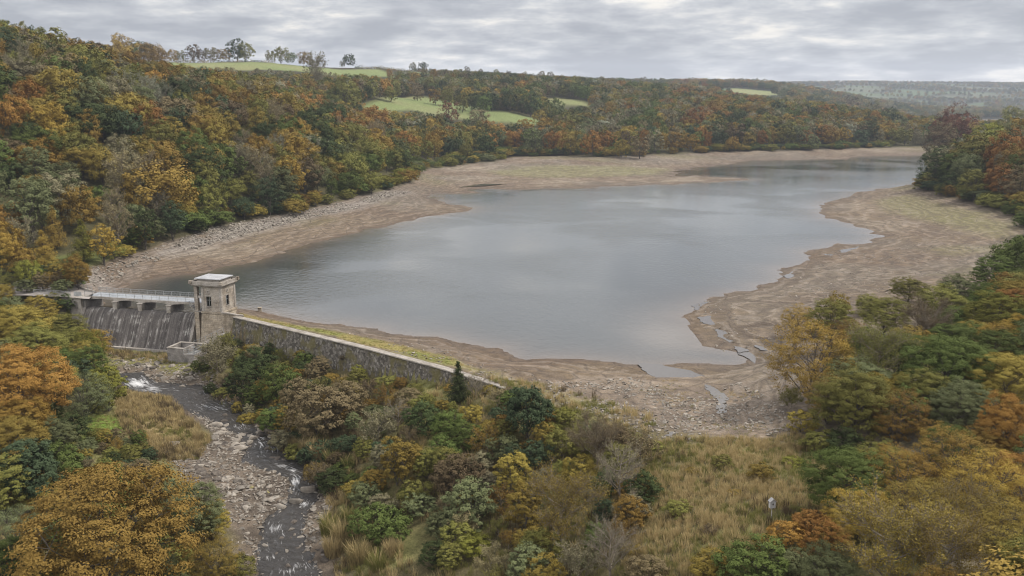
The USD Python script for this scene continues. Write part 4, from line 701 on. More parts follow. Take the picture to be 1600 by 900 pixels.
def unit(v): return v / (np.linalg.norm(v, axis=-1, keepdims=True) + 1e-9)
def rand_dir(r, n): return unit(r.normal(size=(n, 3)))
def leaves(r, c, nrm, size, aspect=.62):
    """one four-cornered leaf spray at each point"""
    a = unit(np.cross(nrm, rand_dir(r, len(c)))); b = np.cross(nrm, a); s = size[:, None] * .5
    v = np.stack([c - a * s, c - b * s * aspect + nrm * s * .18, c + a * s, c + b * s * aspect + nrm * s * .18], 1)
    return v.reshape(-1, 3), np.arange(len(c) * 4).reshape(-1, 4)
def crown_points(r, C, R, V, nl, nsub, nleaf, lobe=.42, flat=.55, low=-.45, fill=.10):
    """leaf points on sprays on lobes on the crown"""
    k = np.arange(nl); el = low + (1 - low) * (k + .5) / nl; az = k * 2.39996 + r.uniform(0, 6.28); el = np.clip(el + r.uniform(-.1, .1, nl), low, 1)
    d = np.stack([np.cos(az) * np.sqrt(1 - el ** 2), np.sin(az) * np.sqrt(1 - el ** 2), el], -1)
    ext = np.array([R, R, V]); far = r.uniform(.5, .74, nl)[:, None]
    L = C + d * ext * far; lr = lobe * R * r.uniform(.72, 1.25, nl)
    sd = unit(rand_dir(r, nl * nsub) + np.repeat(d, nsub, 0) * .55 + [0, 0, .35]); lrr = np.repeat(lr, nsub)
    Sx = np.repeat(L, nsub, 0) + sd * (lrr * r.uniform(.72, 1.12, nl * nsub))[:, None] * [1, 1, V / R * .8 + .2]
    sr = lrr * r.uniform(.22, .40, nl * nsub)
    ld = unit(rand_dir(r, len(Sx) * nleaf) + [0, 0, .30]); sR = np.repeat(sr, nleaf)
    P = np.repeat(Sx, nleaf, 0) + ld * (sR * r.uniform(.45, 1.08, len(ld)))[:, None] * [1, 1, flat]
    N = unit(ld * .55 + np.repeat(sd, nleaf, 0) * .65 + [0, 0, .30] + rand_dir(r, len(ld)) * .38)
    nf_ = int(len(P) * fill); q = unit(r.normal(size=(nf_, 3))) * (r.uniform(.2, .75, nf_) ** .6)[:, None]
    P = np.vstack([P, C + q * ext * .85]); N = np.vstack([N, unit(q + rand_dir(r, nf_))])
    return P, N, L, Sx
def bez(a, b, r, sag, n=6):
    m = (a + b) / 2 + r.normal(size=3) * np.linalg.norm(b - a) * .08 + np.array([0, 0, sag]); t = np.linspace(0, 1, n)[:, None]
    return a * (1 - t) ** 2 + 2 * m * t * (1 - t) + b * t ** 2
def broadleaf(seed, H, R, nl=16, nsub=10, nleaf=24, leaf=.3, cz_=.60, vs=.40, lobe=.42, flat=.55, thin=1.0, twigs=0, low=-.45, stems=1):
    r = np.random.default_rng(seed); C = np.array([0, 0, H * cz_]); V = H * vs
    P, N, L, S = crown_points(r, C, R, V, nl, nsub, nleaf, lobe, flat, low)
    ok = P[:, 2] > H * .04; ok &= r.uniform(size=len(P)) < thin; P, N = P[ok], N[ok]
    lv, lf = leaves(r, P, N, leaf * r.uniform(.6, 1.35, len(P)))
    tr = max(.035 * H, .12) * .55; paths = []
    for s_ in range(stems):
        off = np.array([r.uniform(-.25, .25), r.uniform(-.25, .25), 0]) * R * (stems > 1)
        top = C + off * 1.5 + [r.uniform(-.1, .1) * R, r.uniform(-.1, .1) * R, V * .45]
        tk = bez(off * .4 + [0, 0, -.6], top, r, 0, 8); paths.append((tk, np.linspace(tr * (1.25 if stems == 1 else .7), tr * .2, 8)))
        for k in range(s_, nl, stems):
            h = np.clip((L[k][2] - V * .55) / max(top[2], .1), .18, .85); a = tk[int(h * 7)]
            paths.append((bez(a, L[k], r, -.04 * R), np.linspace(tr * .42, tr * .12, 6)))
            for m in range(k * nsub, k * nsub + min(nsub, 5 + twigs)): paths.append((bez(L[k], S[m], r, 0, 4), np.linspace(tr * .12, tr * .035, 4)))
    tv, tf = tubes(paths, 5)
    return (tv, tf), (lv, lf)
def branchy(seed, H, R, n1=9, n2=7, n3=6, leaf=.22, nleaf=2500, thick=1.0):
    """a nearly bare tree or bush: trunk, limbs, branches, twigs and a thin scatter of leaves at the twig ends"""
    r = np.random.default_rng(seed); paths = []; ends = []
    top = np.array([r.uniform(-.1, .1) * R, r.uniform(-.1, .1) * R, H * .8]); tk = bez(np.array([0, 0, -.5]), top, r, 0, 9); tr = .022 * H * thick; paths.append((tk, np.linspace(tr, tr * .25, 9)))
    for a in range(n1):
        b0 = tk[int(np.clip(2 + 6 * a / n1, 1, 8))]; az = a * 2.4 + r.uniform(-.4, .4); up = r.uniform(.35, 1.0)
        e1 = np.array([0, 0, H * (.38 + .5 * a / n1)]) + np.array([math.cos(az), math.sin(az), 0]) * R * r.uniform(.55, .9) * (1.1 - .5 * a / n1) + [0, 0, H * .12 * up]
        p1 = bez(b0, e1, r, -.05 * R, 7); paths.append((p1, np.linspace(tr * .5, tr * .14, 7)))
        for b in range(n2):
            c0 = p1[r.integers(2, 7)]; d = unit(unit(e1 - b0) + rand_dir(r, 1)[0] * .8 + [0, 0, .35]); e2 = c0 + d * R * r.uniform(.25, .48); p2 = bez(c0, e2, r, 0, 5); paths.append((p2, np.linspace(tr * .16, tr * .06, 5)))
            for c in range(n3):
                q0 = p2[r.integers(1, 5)]; e3 = q0 + unit(d + rand_dir(r, 1)[0] * .9 + [0, 0, .3]) * R * r.uniform(.12, .26); paths.append((bez(q0, e3, r, 0, 3), np.linspace(tr * .07, tr * .03, 3))); ends.append(e3); ends.append((q0 + e3) / 2)
    tv, tf = tubes(paths, 4); ends = np.array(ends); P = ends[r.integers(0, len(ends), nleaf)] + r.normal(size=(nleaf, 3)) * R * .035
    lv, lf = leaves(r, P, unit(rand_dir(r, nleaf) + [0, 0, .6]), leaf * r.uniform(.6, 1.3, nleaf)); return (tv, tf), (lv, lf)
def conifer(seed, H, R, whorls=22, per=9, leaf=.3, nleaf=26, droop=.12, tip=1.0, fluffy=1.0):
    r = np.random.default_rng(seed); paths = [(np.array([[0, 0, -.5], [0, 0, H * .5], [0, 0, H * .98]]), np.array([.022 * H, .012 * H, .004 * H]))]; P, N = [], []
    for w in range(whorls):
        t = (w + .5) / whorls; z = H * (.07 + .92 * t); L = R * (1 - t) ** tip * r.uniform(.85, 1.12) + .12
        for k in range(max(4, int(per * (1 - .5 * t)))):
            az = k * 6.283 / per * 1.0 + w * 1.1 + r.uniform(-.25, .25); e = np.array([math.cos(az) * L, math.sin(az) * L, z - droop * L + r.uniform(-.1, .1)]); a = np.array([0, 0, z]); paths.append((np.stack([a, (a + e) / 2 + [0, 0, .04 * L], e]), np.array([.004 * H, .003 * H, .001 * H])))
            m = max(4, int(nleaf * (1 - .6 * t))); u = r.uniform(.12, 1.05, m)[:, None]; side = np.array([-math.sin(az), math.cos(az), 0]); P.append(a + (e - a) * u + side * (r.uniform(-1, 1, m) * .28 * L * (1.15 - u[:, 0]))[:, None] * fluffy + r.normal(size=(m, 3)) * .06 * R); N.append(unit(np.array([math.cos(az) * .5, math.sin(az) * .5, .8]) + rand_dir(r, m) * .6))
    P, N = np.vstack(P), np.vstack(N); lv, lf = leaves(r, P, N, leaf * r.uniform(.7, 1.3, len(P)), .45); return tubes(paths, 5), (lv, lf)

PROTO = {}
def proto(key, colour):
    """a class prim with a trunk and a crown, made once"""
    full = key + '_' + colour
    if full not in PROTO:
        if key not in GEO: GEO[key] = SHAPES[key][2]()
        (tv, tf), (lv, lf) = GEO[key]
        path = '/World/Prototypes/' + full; UsdGeom.Xform.Define(stage, path)
        polymesh(path + '/trunk', tv, tf, 'grey_bark' if ('bare' in key or 'twiggy' in key) else 'bark'); polymesh(path + '/crown', lv, lf, 'leaf_' + colour); PROTO[full] = path
    return PROTO[full]
GEO = {}
# every shape is built one unit high where possible: (key, natural height, natural radius, builder)
def SB(key, H, R, fn, **kw): SHAPES[key] = (H, R, (lambda: fn(zlib.crc32(key.encode()), H, R, **kw)))
SHAPES = {}
for k in range(3): SB(f'near_round_{k}', 13, 7.6, broadleaf, nl=28, nsub=18, nleaf=76, leaf=.23, cz_=.52, vs=.47, lobe=.34, flat=.42, low=-.7)
for k in range(2): SB(f'near_tall_{k}', 15, 5.6, broadleaf, nl=25, nsub=16, nleaf=60, leaf=.25, cz_=.53, vs=.47, lobe=.38, flat=.45, low=-.7)
for k in range(2): SB(f'near_sparse_{k}', 12, 6.0, broadleaf, nl=24, nsub=16, nleaf=52, leaf=.18, cz_=.53, vs=.47, lobe=.38, flat=.5, low=-.8, thin=.9, twigs=9, stems=3)
for k in range(2): SB(f'near_bare_{k}', 9, 4.4, branchy, n1=13, n2=11, n3=9, nleaf=1700, leaf=.2)
for k in range(2): SB(f'near_twiggy_{k}', 9, 4.6, branchy, n1=14, n2=12, n3=11, nleaf=15000, leaf=.16)
for k in range(5): SB(f'mid_round_{k}', 13, 5.6, broadleaf, nl=11 + k, nsub=12, nleaf=34, leaf=.46, cz_=.53, vs=.46, lobe=.50, low=-.65, flat=.85, twigs=-3)
for k in range(4): SB(f'mid_tall_{k}', 16, 4.8, broadleaf, nl=13 + k, nsub=12, nleaf=30, leaf=.46, cz_=.54, vs=.46, lobe=.52, low=-.65, flat=.85, twigs=-3)
for k in range(2): SB(f'mid_spread_{k}', 11, 6.6, broadleaf, nl=13, nsub=13, nleaf=32, leaf=.46, cz_=.56, vs=.42, lobe=.44, flat=.8, twigs=-3)
for k in range(3): SB(f'mid_twiggy_{k}', 13, 4.8, branchy, n1=13, n2=9, n3=7, nleaf=3200, leaf=.36, thick=1.0)
for k in range(5): SB(f'shrub_round_{k}', 4.2, 2.7, broadleaf, nl=13 + k, nsub=12, nleaf=42, leaf=.19, cz_=.46, vs=.52, lobe=.42, low=-.7, stems=3, twigs=2)
for k in range(3): SB(f'shrub_low_{k}', 2.6, 2.6, broadleaf, nl=14, nsub=11, nleaf=38, leaf=.18, cz_=.40, vs=.56, lobe=.40, low=-.5, stems=3)
for k in range(3): SB(f'shrub_tall_{k}', 5.6, 2.2, broadleaf, nl=14 + k, nsub=12, nleaf=40, leaf=.19, cz_=.5, vs=.5, lobe=.46, low=-.7, stems=2, twigs=3)
for k in range(4): SB(f'shrub_twiggy_{k}', 4.4, 2.5, branchy, n1=11, n2=9, n3=8, nleaf=3800, leaf=.19, thick=1.0)
for k in range(2): SB(f'spruce_{k}', 12, 3.0, conifer, whorls=30, per=11, nleaf=34, leaf=.34)
for k in range(2): SB(f'larch_{k}', 12, 4.4, conifer, whorls=20, per=10, nleaf=44, leaf=.42, droop=-.08, tip=.85, fluffy=1.5)
SB('pine_dense', 9, 4.0, broadleaf, nl=24, nsub=15, nleaf=44, leaf=.26, cz_=.52, vs=.48, lobe=.34, flat=.8)
for k in range(6): SB(f'far_round_{k}', 13, 6.0, broadleaf, nl=10 + k, nsub=8, nleaf=16, leaf=.85, cz_=.52, vs=.48, lobe=.50, low=-.8, flat=.9, twigs=-5)
for k in range(2): SB(f'far_tall_{k}', 17, 5.0, broadleaf, nl=16, nsub=7, nleaf=12, leaf=.9, cz_=.52, vs=.48, lobe=.48, low=-.8, flat=.9, twigs=-5)

PLANTS = []     # every plant: dict(x, y, z, h, r, shape, colour, name, zone)
def plant(x, y, shape, colour, h, w=None, name='broadleaf_tree', zone='', z=None):
    z = float(ground(x, y)) if z is None else z; H, R, _ = SHAPES[shape]
    PLANTS.append(dict(x=float(x), y=float(y), z=z - .15, h=h, w=w or R * h / H, shape=shape, colour=colour, name=name, zone=zone)); return PLANTS[-1]
R_ = np.random.default_rng(77)
pick = lambda pre: R_.choice([k for k in SHAPES if k.startswith(pre)])
def seen_at(px, py, wpx, shape, colour, ratio=None, name='broadleaf_tree', zone='', mid=.55):
    """a plant whose crown is centred on a spot of the photograph and as wide as it looks there"""
    if shape not in SHAPES: shape = pick(shape)
    H, R, _ = SHAPES[shape]; lift = 4.0
    for _ in range(3):
        p = march(px, py, lift)
        if p is None: return None
        d = project(p)[2]; w = wpx * d / FPX / 2; h = w * H / R * (ratio or 1.0); lift = h * mid
    return plant(p[0], p[1], shape, colour, h, w, name, zone)
SH, TR, CO, BT = 'shrub', 'broadleaf_tree', 'conifer', 'bare_tree'
FL, FR, VS, LH, FS, RP, SK, PF = 'valley_left', 'wood_right', 'valley_scrub', 'hillside', 'far_shore', 'point', 'skyline', 'pasture'
# --- foreground and the valley, left of the river
for a in [(165,832,285,'near_round_0','amber',.92),(30,596,165,'near_round_1','orange',1.0),(20,690,115,'near_round_2','olivegold',1.0),(28,508,110,'near_round_0','olivegold',.85),(98,514,76,'near_round_2','olive',.85),(62,486,56,'near_tall_0','yellow',.8),(138,543,50,'near_tall_1','lime',1.0),(60,535,90,'near_round_1','olive',.9),
          (130,618,85,'near_sparse_0','grey',.9),(168,606,62,'shrub_tall','lime',.9),(28,835,100,'near_sparse_1','greygreen',1.0),(10,880,80,'near_tall_0','green',.9),(110,583,70,'shrub_round','bluegreen',1.0),(140,570,60,'near_tall_0','dark',.9),(302,800,95,'near_tall_1','greygreen',.85),(330,812,58,'near_tall_0','yellow',.9),(335,880,85,'near_sparse_0','olivegold',.9),(270,768,60,'shrub_round','greygreen',1),
          (148,632,34,'shrub_round','lime',1),(112,668,55,'shrub_round','dark',1),(45,738,105,'pine_dense','bluegreen',1.0),(95,720,70,'shrub_round','green',1),(160,590,50,'shrub_round','olive',1),(0,760,90,'near_tall_1','olive',.9),(70,780,70,'near_sparse_0','olivegold',.9),(250,900,80,'near_tall_0','greygreen',.9),(88,482,36,'near_sparse_1','olive',.8),(5,462,44,'near_tall_0','olivegold',.8),(45,425,40,'mid_round','lime',1),(20,400,50,'mid_round','gold',1),(35,410,40,'mid_round','rust',.9)]:
    seen_at(*a[:3], a[3], a[4], a[5], TR if not a[3].startswith('shrub') else SH, FL)
# --- the wood at the right
for a in [(1262,562,128,'near_sparse_0','gold',1.05),(1335,628,140,'near_round_1','olive',1.0),(1375,560,105,'near_twiggy_0','olive',1.0),(1480,572,150,'near_round_2','green',1.0),(1572,592,125,'near_round_0','olivegold',1.0),(1450,508,80,'near_twiggy_1','brown',1),(1300,505,75,'near_tall_0','olive',.9),(1385,492,80,'near_round_1','olive',.9),(1475,476,88,'near_round_2','olive',.9),(1560,488,100,'near_round_0','lime',.9),(1592,440,70,'near_round_1','green',1),(1550,428,64,'near_tall_1','dark',.8),(1500,452,70,'near_round_2','greygreen',.9),(1598,392,56,'near_round_1','dark',1),(1580,412,60,'near_round_0','green',.9),
          (1575,665,100,'near_tall_1','orange',.9),(1400,745,115,'near_sparse_1','gold',1.0),(1485,725,130,'near_sparse_0','amber',1.0),(1440,800,125,'near_sparse_1','olivegold',1.0),(1545,770,135,'near_sparse_0','gold',1.05),(1595,745,110,'near_round_1','orange',.95),(1500,815,120,'near_twiggy_1','olivegold',1.0),(1575,840,140,'near_sparse_0','olivegold',1.0),(1345,800,110,'near_round_2','gold',.9),(1470,690,60,'near_twiggy_0','amber',1),(1415,640,60,'shrub_tall','green',1),(1230,832,60,'shrub_round','orange',1),(1265,815,60,'shrub_round','rust',1),(1285,845,60,'shrub_tall','orange',1),(1200,852,44,'shrub_round','gold',1),(1180,880,110,'shrub_round','green',.9),(1110,884,62,'shrub_round','yellow',.9),(1235,885,80,'shrub_round','greygreen',.9),(1400,862,190,'near_twiggy_0','olivegold',.9),(1540,700,90,'near_round_1','amber',.9),(1330,530,70,'near_sparse_1','amber',1),(1420,450,60,'near_round_0','olive',.8),(1360,475,50,'near_round_2','olive',.8),(1310,480,40,'near_tall_0','gold',.9),(1250,500,55,'near_sparse_0','gold',1),(1520,520,70,'near_round_0','olivegold',.9),(1320,690,60,'shrub_round','dark',1),(1300,850,70,'near_sparse_1','amber',1),(1480,880,150,'near_twiggy_1','olivegold',1),(1590,880,120,'near_sparse_1','olivegold',1),(1255,655,50,'shrub_round','olivegold',1),(1280,690,54,'shrub_round','olive',1),(1315,716,50,'shrub_round','amber',1),(1235,625,40,'shrub_twiggy','olive',1),(1190,735,44,'shrub_round','olivegold',.8),(1128,718,38,'shrub_round','olive',.7),(1085,735,28,'shrub_low','olivegold',.6),(1150,770,26,'shrub_low','amber',.6),(1060,795,46,'shrub_round','olive',.8),(1110,830,30,'shrub_twiggy','brown',.6),(1240,720,36,'shrub_low','lime',.7)]:
    seen_at(*a[:3], a[3], a[4], a[5], TR if not a[3].startswith('shrub') else SH, FR)
# --- the wooded point beyond the right shore
for a in [(1462,264,44,'mid_tall_0','dark',0.78),(1470,240,52,'mid_tall_1','brown',0.74),(1490,226,59,'mid_round_1','maroon',1.10),(1522,249,62,'mid_tall_2','olive',0.74),(1545,229,48,'mid_tall_3','lime',0.81),(1570,249,67,'mid_round_2','rust',1.10),(1592,264,56,'mid_round_0','amber',1.10),(1595,289,52,'mid_tall_1','brown',0.68),(1560,284,49,'mid_round_4','rust',0.94),(1525,287,48,'mid_tall_0','olive',0.62),(1490,286,36,'mid_tall_2','dark',0.56),(1594,316,32,'mid_round_3','yellow',0.85),(1500,264,48,'mid_tall_3','green',0.74),(1580,209,48,'mid_round_1','olive',0.94),(1470,294,20,'mid_round_0','olive',0.68),(1510,304,24,'mid_round_1','green',0.68),(1600,214,48,'mid_tall_1','amber',0.74)]:
    seen_at(*a[:3], a[3], a[4], a[5], TR, RP)
# --- scrub on the valley's right side
for a in [(825,642,84,'pine_dense','bluegreen',.95,CO),(716,594,46,'spruce_0','dark',.72,CO),(500,640,105,'shrub_round_0','brown',.95,SH),(540,620,70,'shrub_round_3','brown',1,SH),(400,568,64,'shrub_round_1','dark',1,SH),(375,600,52,'shrub_tall_0','dark',.9,SH),(338,563,62,'shrub_twiggy_0','grey',1,SH),(440,595,66,'shrub_round_2','green',1,SH),(350,540,40,'shrub_twiggy_1','olive',1,SH),(468,612,60,'shrub_round_4','brown',1,SH),(420,540,44,'shrub_round_0','dark',1,SH),(500,560,44,'shrub_tall_1','brown',1,SH),(560,572,36,'shrub_tall_0','lime',1,SH),(590,560,30,'shrub_round_1','green',1,SH),(625,580,40,'shrub_tall_2','amber',1,SH),(536,552,34,'shrub_twiggy_2','brown',1,SH),(470,545,36,'shrub_tall_1','olivegold',.9,SH),
          (880,800,118,'near_twiggy_0','olivegold',1.1,TR),(970,742,92,'near_bare_0','grey',1.0,BT),(930,690,84,'near_twiggy_1','brown',.95,TR),(1000,700,64,'shrub_twiggy_0','brown',.95,SH),(955,860,92,'near_bare_1','grey',1.0,BT),(735,782,92,'shrub_round_3','greygreen',1,SH),(715,738,84,'shrub_round_0','brown',1,SH),(625,718,62,'shrub_tall_1','olivegold',1,SH),(650,770,56,'shrub_round_1','olive',1,SH),(595,815,96,'shrub_low_0','green',1,SH),(570,770,54,'shrub_round_4','greygreen',1,SH),(790,700,60,'shrub_round_2','greygreen',1,SH),(760,690,52,'shrub_twiggy_1','amber',1,SH),(700,660,56,'shrub_round_1','green',1,SH),(660,650,62,'shrub_round_4','dark',1,SH),(590,672,60,'shrub_twiggy_2','grey',1,SH),(620,650,50,'near_bare_0','grey',.9,BT),(800,740,60,'shrub_tall_2','olivegold',1,SH),(845,850,80,'shrub_round_0','olive',.9,SH),(880,690,62,'shrub_round_2','olive',1,SH),(745,600,44,'near_bare_1','brown',1.0,BT),(880,640,44,'shrub_round_3','lime',.9,SH),(940,640,50,'shrub_round_1','green',1,SH),(790,660,44,'shrub_round_4','amber',1,SH),(1020,690,60,'shrub_low_1','olive',1,SH),(905,730,60,'shrub_round_0','olivegold',1,SH),(820,790,60,'shrub_tall_0','yellow',1,SH),(600,700,44,'shrub_round_3','bluegreen',1,SH),(540,690,50,'shrub_low_2','bluegreen',1,SH),(745,850,60,'shrub_low_0','lime',1,SH),(690,820,56,'shrub_round_2','greygreen',1,SH),(1005,760,60,'shrub_round_2','dark',1,SH),(770,880,60,'shrub_twiggy_3','tan',1,SH),(850,900,70,'shrub_round_1','yellow',1,SH),(905,880,70,'shrub_twiggy_1','grey',1,SH),(1010,890,70,'shrub_round_4','brown',.9,SH)]:
    seen_at(*a[:6], a[6], VS)
# --- trees on the wooded hillside, as the photograph's colours have them
HILL = [(8,44,'brown',34),(14,60,'amber',40),(56,74,'olive',44),(36,96,'grey',50),(76,96,'olive',46),(120,100,'olive',46),(120,76,'amber',40),(160,80,'brown',40),(192,96,'gold',44),(236,108,'amber',44),(108,120,'dark',44),(168,128,'olivegold',50),(208,136,'silver',36),(264,124,'orange',50),(24,116,'grey',50),(44,148,'amber',52),(132,156,'greygreen',66),(16,180,'orange',62),(80,200,'gold',62),(200,160,'olivegold',50),(228,196,'rust',60),(298,172,'olivegold',44),(258,156,'silver',36),(280,200,'bluegreen',56),(340,160,'amber',50),(380,188,'gold',38),(404,180,'olive',40),(432,188,'tan',36),(416,212,'dark',44),(336,224,'olivegold',50),(196,230,'gold',28),(160,260,'olivegold',56),(112,216,'olive',46),(276,260,'dark',66),(228,272,'tan',52),(372,260,'grey',54),(400,240,'gold',50),(436,236,'silver',38),(484,240,'silver',42),(464,260,'yellow',36),(532,240,'olive',50),(496,280,'greygreen',50),(440,288,'greygreen',50),(576,256,'green',46),(588,192,'orange',48),(588,216,'tan',40),(520,184,'dark',48),(540,152,'olive',40),(492,112,'grey',44),(480,172,'rust',36),(448,172,'olivegold',36),(12,276,'dark',60),(36,256,'amber',50),(96,276,'greygreen',56),(328,316,'olive',46),(288,320,'gold',36),(60,316,'greygreen',46),(100,304,'grey',46),(176,324,'tan',44),(616,220,'olive',40),(560,200,'orange',44),(620,248,'green',40),(200,290,'bluegreen',56),(320,270,'dark',54),(360,300,'olive',50),(420,305,'bluegreen',50),(545,285,'green',46),(580,285,'olive',40),(150,310,'green',50),(245,330,'grey',50),(210,345,'greygreen',46),(380,325,'bluegreen',40),(250,230,'olive',50),(300,240,'green',50),(345,190,'bluegreen',46),(500,215,'dark',46),(455,215,'green',44)]
for x, y, c, w in HILL:
    tall = 'mid_twiggy' if c in ('silver', 'grey', 'tan') else R_.choice(['mid_round', 'mid_round', 'mid_tall', 'mid_spread'])
    seen_at(x, y, w, tall, c, 1.0, TR if tall != 'mid_twiggy' else BT, LH)
for x, y, w, s, c, q, nm_ in [(67,385,46,'larch_0','gold',.9,CO),(128,372,50,'larch_1','lime',1.0,CO),(83,352,44,'larch_0','amber',1.15,CO),(48,335,28,'larch_1','lime',1.2,CO),(160,382,42,'mid_tall_0','gold',.9,TR),(182,352,54,'mid_twiggy_0','tan',1,BT),(35,368,50,'mid_twiggy_1','grey',.9,BT),(8,345,60,'mid_round_2','orange',1,TR),(5,375,50,'mid_round_3','gold',1,TR),(225,355,44,'mid_tall_1','dark',.9,TR),(270,345,40,'mid_tall_2','bluegreen',.9,TR),(293,332,34,'mid_round_4','gold',.9,TR),(178,392,30,'mid_round_0','olive',.8,TR)]:
    seen_at(x, y, w, s, c, q, nm_, LH)
# --- trees behind the far shore and across the pastures
FAR = [(580,184,'orange',30),(604,204,'gold',34),(616,232,'dark',34),(648,228,'gold',28),(676,200,'gold',30),(692,196,'dark',28),(702,175,'maroon',30),(720,220,'greygreen',28),(740,212,'gold',30),(728,236,'olive',24),(760,228,'dark',32),(748,184,'tan',28),(780,208,'orange',30),(804,216,'orange',30),(820,200,'gold',28),(836,222,'greygreen',36),(864,220,'orange',32),(892,222,'olivegold',34),(884,196,'olive',32),(900,182,'dark',30),(924,224,'orange',34),(920,200,'greygreen',30),(940,208,'grey',30),(971,231,'yellow',26),(1000,228,'brown',34),(1024,220,'grey',30),(1056,220,'amber',30),(1080,220,'gold',26),(960,196,'grey',32),(992,196,'green',32),(1020,184,'green',30),(1050,190,'grey',36),(1088,188,'rust',36),(1112,176,'amber',30),(1124,200,'dark',30),(524,156,'green',36),(610,146,'olive',22),(652,146,'brown',20),(756,164,'green',26),(722,160,'olive',26),(736,158,'dark',26),(768,158,'dark',26),(796,158,'dark',28),(828,162,'dark',34),(866,168,'green',30),(700,152,'olive',24),(680,150,'amber',22),(812,150,'green',26)]
for x, y, c, w in FAR: seen_at(x, y, w, 'far_round' if x > 600 else 'mid_round', c, 1.0, TR, FS if y > 165 else PF)
for x, y, c, w in [(1149,208,'brown',36),(1172,200,'green',34),(1200,196,'olive',34),(1170,218,'olivegold',24),(1145,224,'gold',22),(1230,212,'olive',30),(1256,214,'orange',22),(1275,205,'rust',24),(1270,222,'greygreen',22),(1300,212,'amber',28),(1340,185,'yellow',26),(1320,200,'grey',28),(1360,205,'dark',28),(1390,205,'amber',30),(1415,212,'olive',26),(1290,178,'rust',28),(1390,185,'dark',28),(1240,180,'green',30),(1215,172,'bluegreen',28),(1330,170,'brown',26),(1365,180,'olive',26),(1430,200,'olivegold',26)]:
    seen_at(x, y, w, 'far_round', c, 1.0, TR, FS)
for x, hpx, c in [(221,30,'dark'),(235,26,'dark'),(253,22,'brown'),(273,18,'amber'),(287,16,'olive'),(306,24,'brown'),(320,20,'brown'),(332,22,'grey'),(343,20,'brown'),(356,18,'amber'),(373,30,'dark'),(387,26,'olive'),(424,16,'olive'),(441,24,'olive'),(457,18,'green'),(478,20,'amber'),(537,10,'olive'),(547,20,'dark'),(646,12,'olive'),(662,14,'dark'),(730,10,'grey'),(751,9,'brown'),(775,9,'olive'),(795,9,'brown'),(820,9,'grey'),(846,12,'brown'),(860,12,'brown'),(912,7,'dark'),(932,7,'olive'),(990,8,'dark')]:
    p = skyline(x, 400); d = project(p)[2]; plant(p[0], p[1] + 3, pick('far_round'), c, hpx * d / FPX * 1.08, None, TR, SK)
# ------------------------------------------------------------------ filling the woods, then deciding what stands as a thing of its own
def spread_points(pts, gap, taken_xy, taken_r, keep_off=.55):
    """thin a jittered cloud so that plants keep their distance"""
    order = R_.permutation(len(pts)); pts = pts[order]; cell = {}; outp = []
    t = cKDTree(taken_xy) if len(taken_xy) else None
    if t is not None:
        d, i = t.query(pts); pts = pts[d > gap * .42 + taken_r[i] * keep_off]
    for p in pts:
        c = (int(p[0] // gap), int(p[1] // gap)); ok = True
        for a in (-1, 0, 1):
            for b in (-1, 0, 1):
                for q in cell.get((c[0] + a, c[1] + b), ()):
                    if (q[0] - p[0]) ** 2 + (q[1] - p[1]) ** 2 < gap * gap * .55: ok = False
        if ok: cell.setdefault(c, []).append(p); outp.append(p)
    return np.array(outp).reshape(-1, 2)
def cloud(x0, x1, y0, y1, gap):
    g = gap * .55; n = int((x1 - x0) * (y1 - y0) / g / g); return np.stack([R_.uniform(x0, x1, n), R_.uniform(y0, y1, n)], -1)
def in_view(x, y, z, mx=130, my=160):
    px, py, d = project(np.stack([x, y, z], -1)); return (px > -mx) & (px < 1600 + mx) & (py < 900 + my) & (d > 25)
def occupied():
    return np.array([[p['x'], p['y']] for p in PLANTS]), np.array([p['w'] for p in PLANTS])
def open_line(x, y, top, n=60):
    """whether the spot can be seen over the land"""
    t = np.linspace(.08, .97, n)[None, :]; gz = ground((x[:, None] * t).ravel(), (y[:, None] * t).ravel()).reshape(len(x), n)
    return (CAM_Z + (top[:, None] - CAM_Z) * t > gz).all(1)
NOT_WOOD = [GRASS_BANK.buffer(3), pix_poly([(100,445),(112,425),(150,405),(190,398),(170,425),(140,445)], 3.5), MEADOW, road_poly.buffer(3), FIELD1, FIELD2, FIELD3, FIELD4, FIELD5]
def wooded(p):
    z = ground(p[:, 0], p[:, 1]); ok = (z > 4.5) & (p[:, 1] > 175)
    for q in NOT_WOOD: ok &= ~inside(q, p[:, 0], p[:, 1])
    ok &= ~inside(valley_poly, p[:, 0], p[:, 1]); return ok
HS = np.array([(x, y) for x, y, c, w in HILL] + [(x, y) for x, y, c, w in FAR]); HC = [c for x, y, c, w in HILL] + [c for x, y, c, w in FAR]; HT = cKDTree(HS)
MIX = ['olive'] * 7 + ['olivegold'] * 5 + ['green'] * 3 + ['dark'] * 4 + ['bluegreen'] * 3 + ['greygreen'] * 3 + ['amber'] * 2 + ['brown'] * 3 + ['grey'] * 3 + ['gold'] * 2 + ['orange', 'tan', 'silver']
def tint(px, py, near=.4):
    if R_.uniform() < near:
        d, i = HT.query([px, py], k=3); c = HC[i[R_.integers(0, 3)]]
        return c if d[0] < 90 else R_.choice(MIX)
    return R_.choice(MIX)
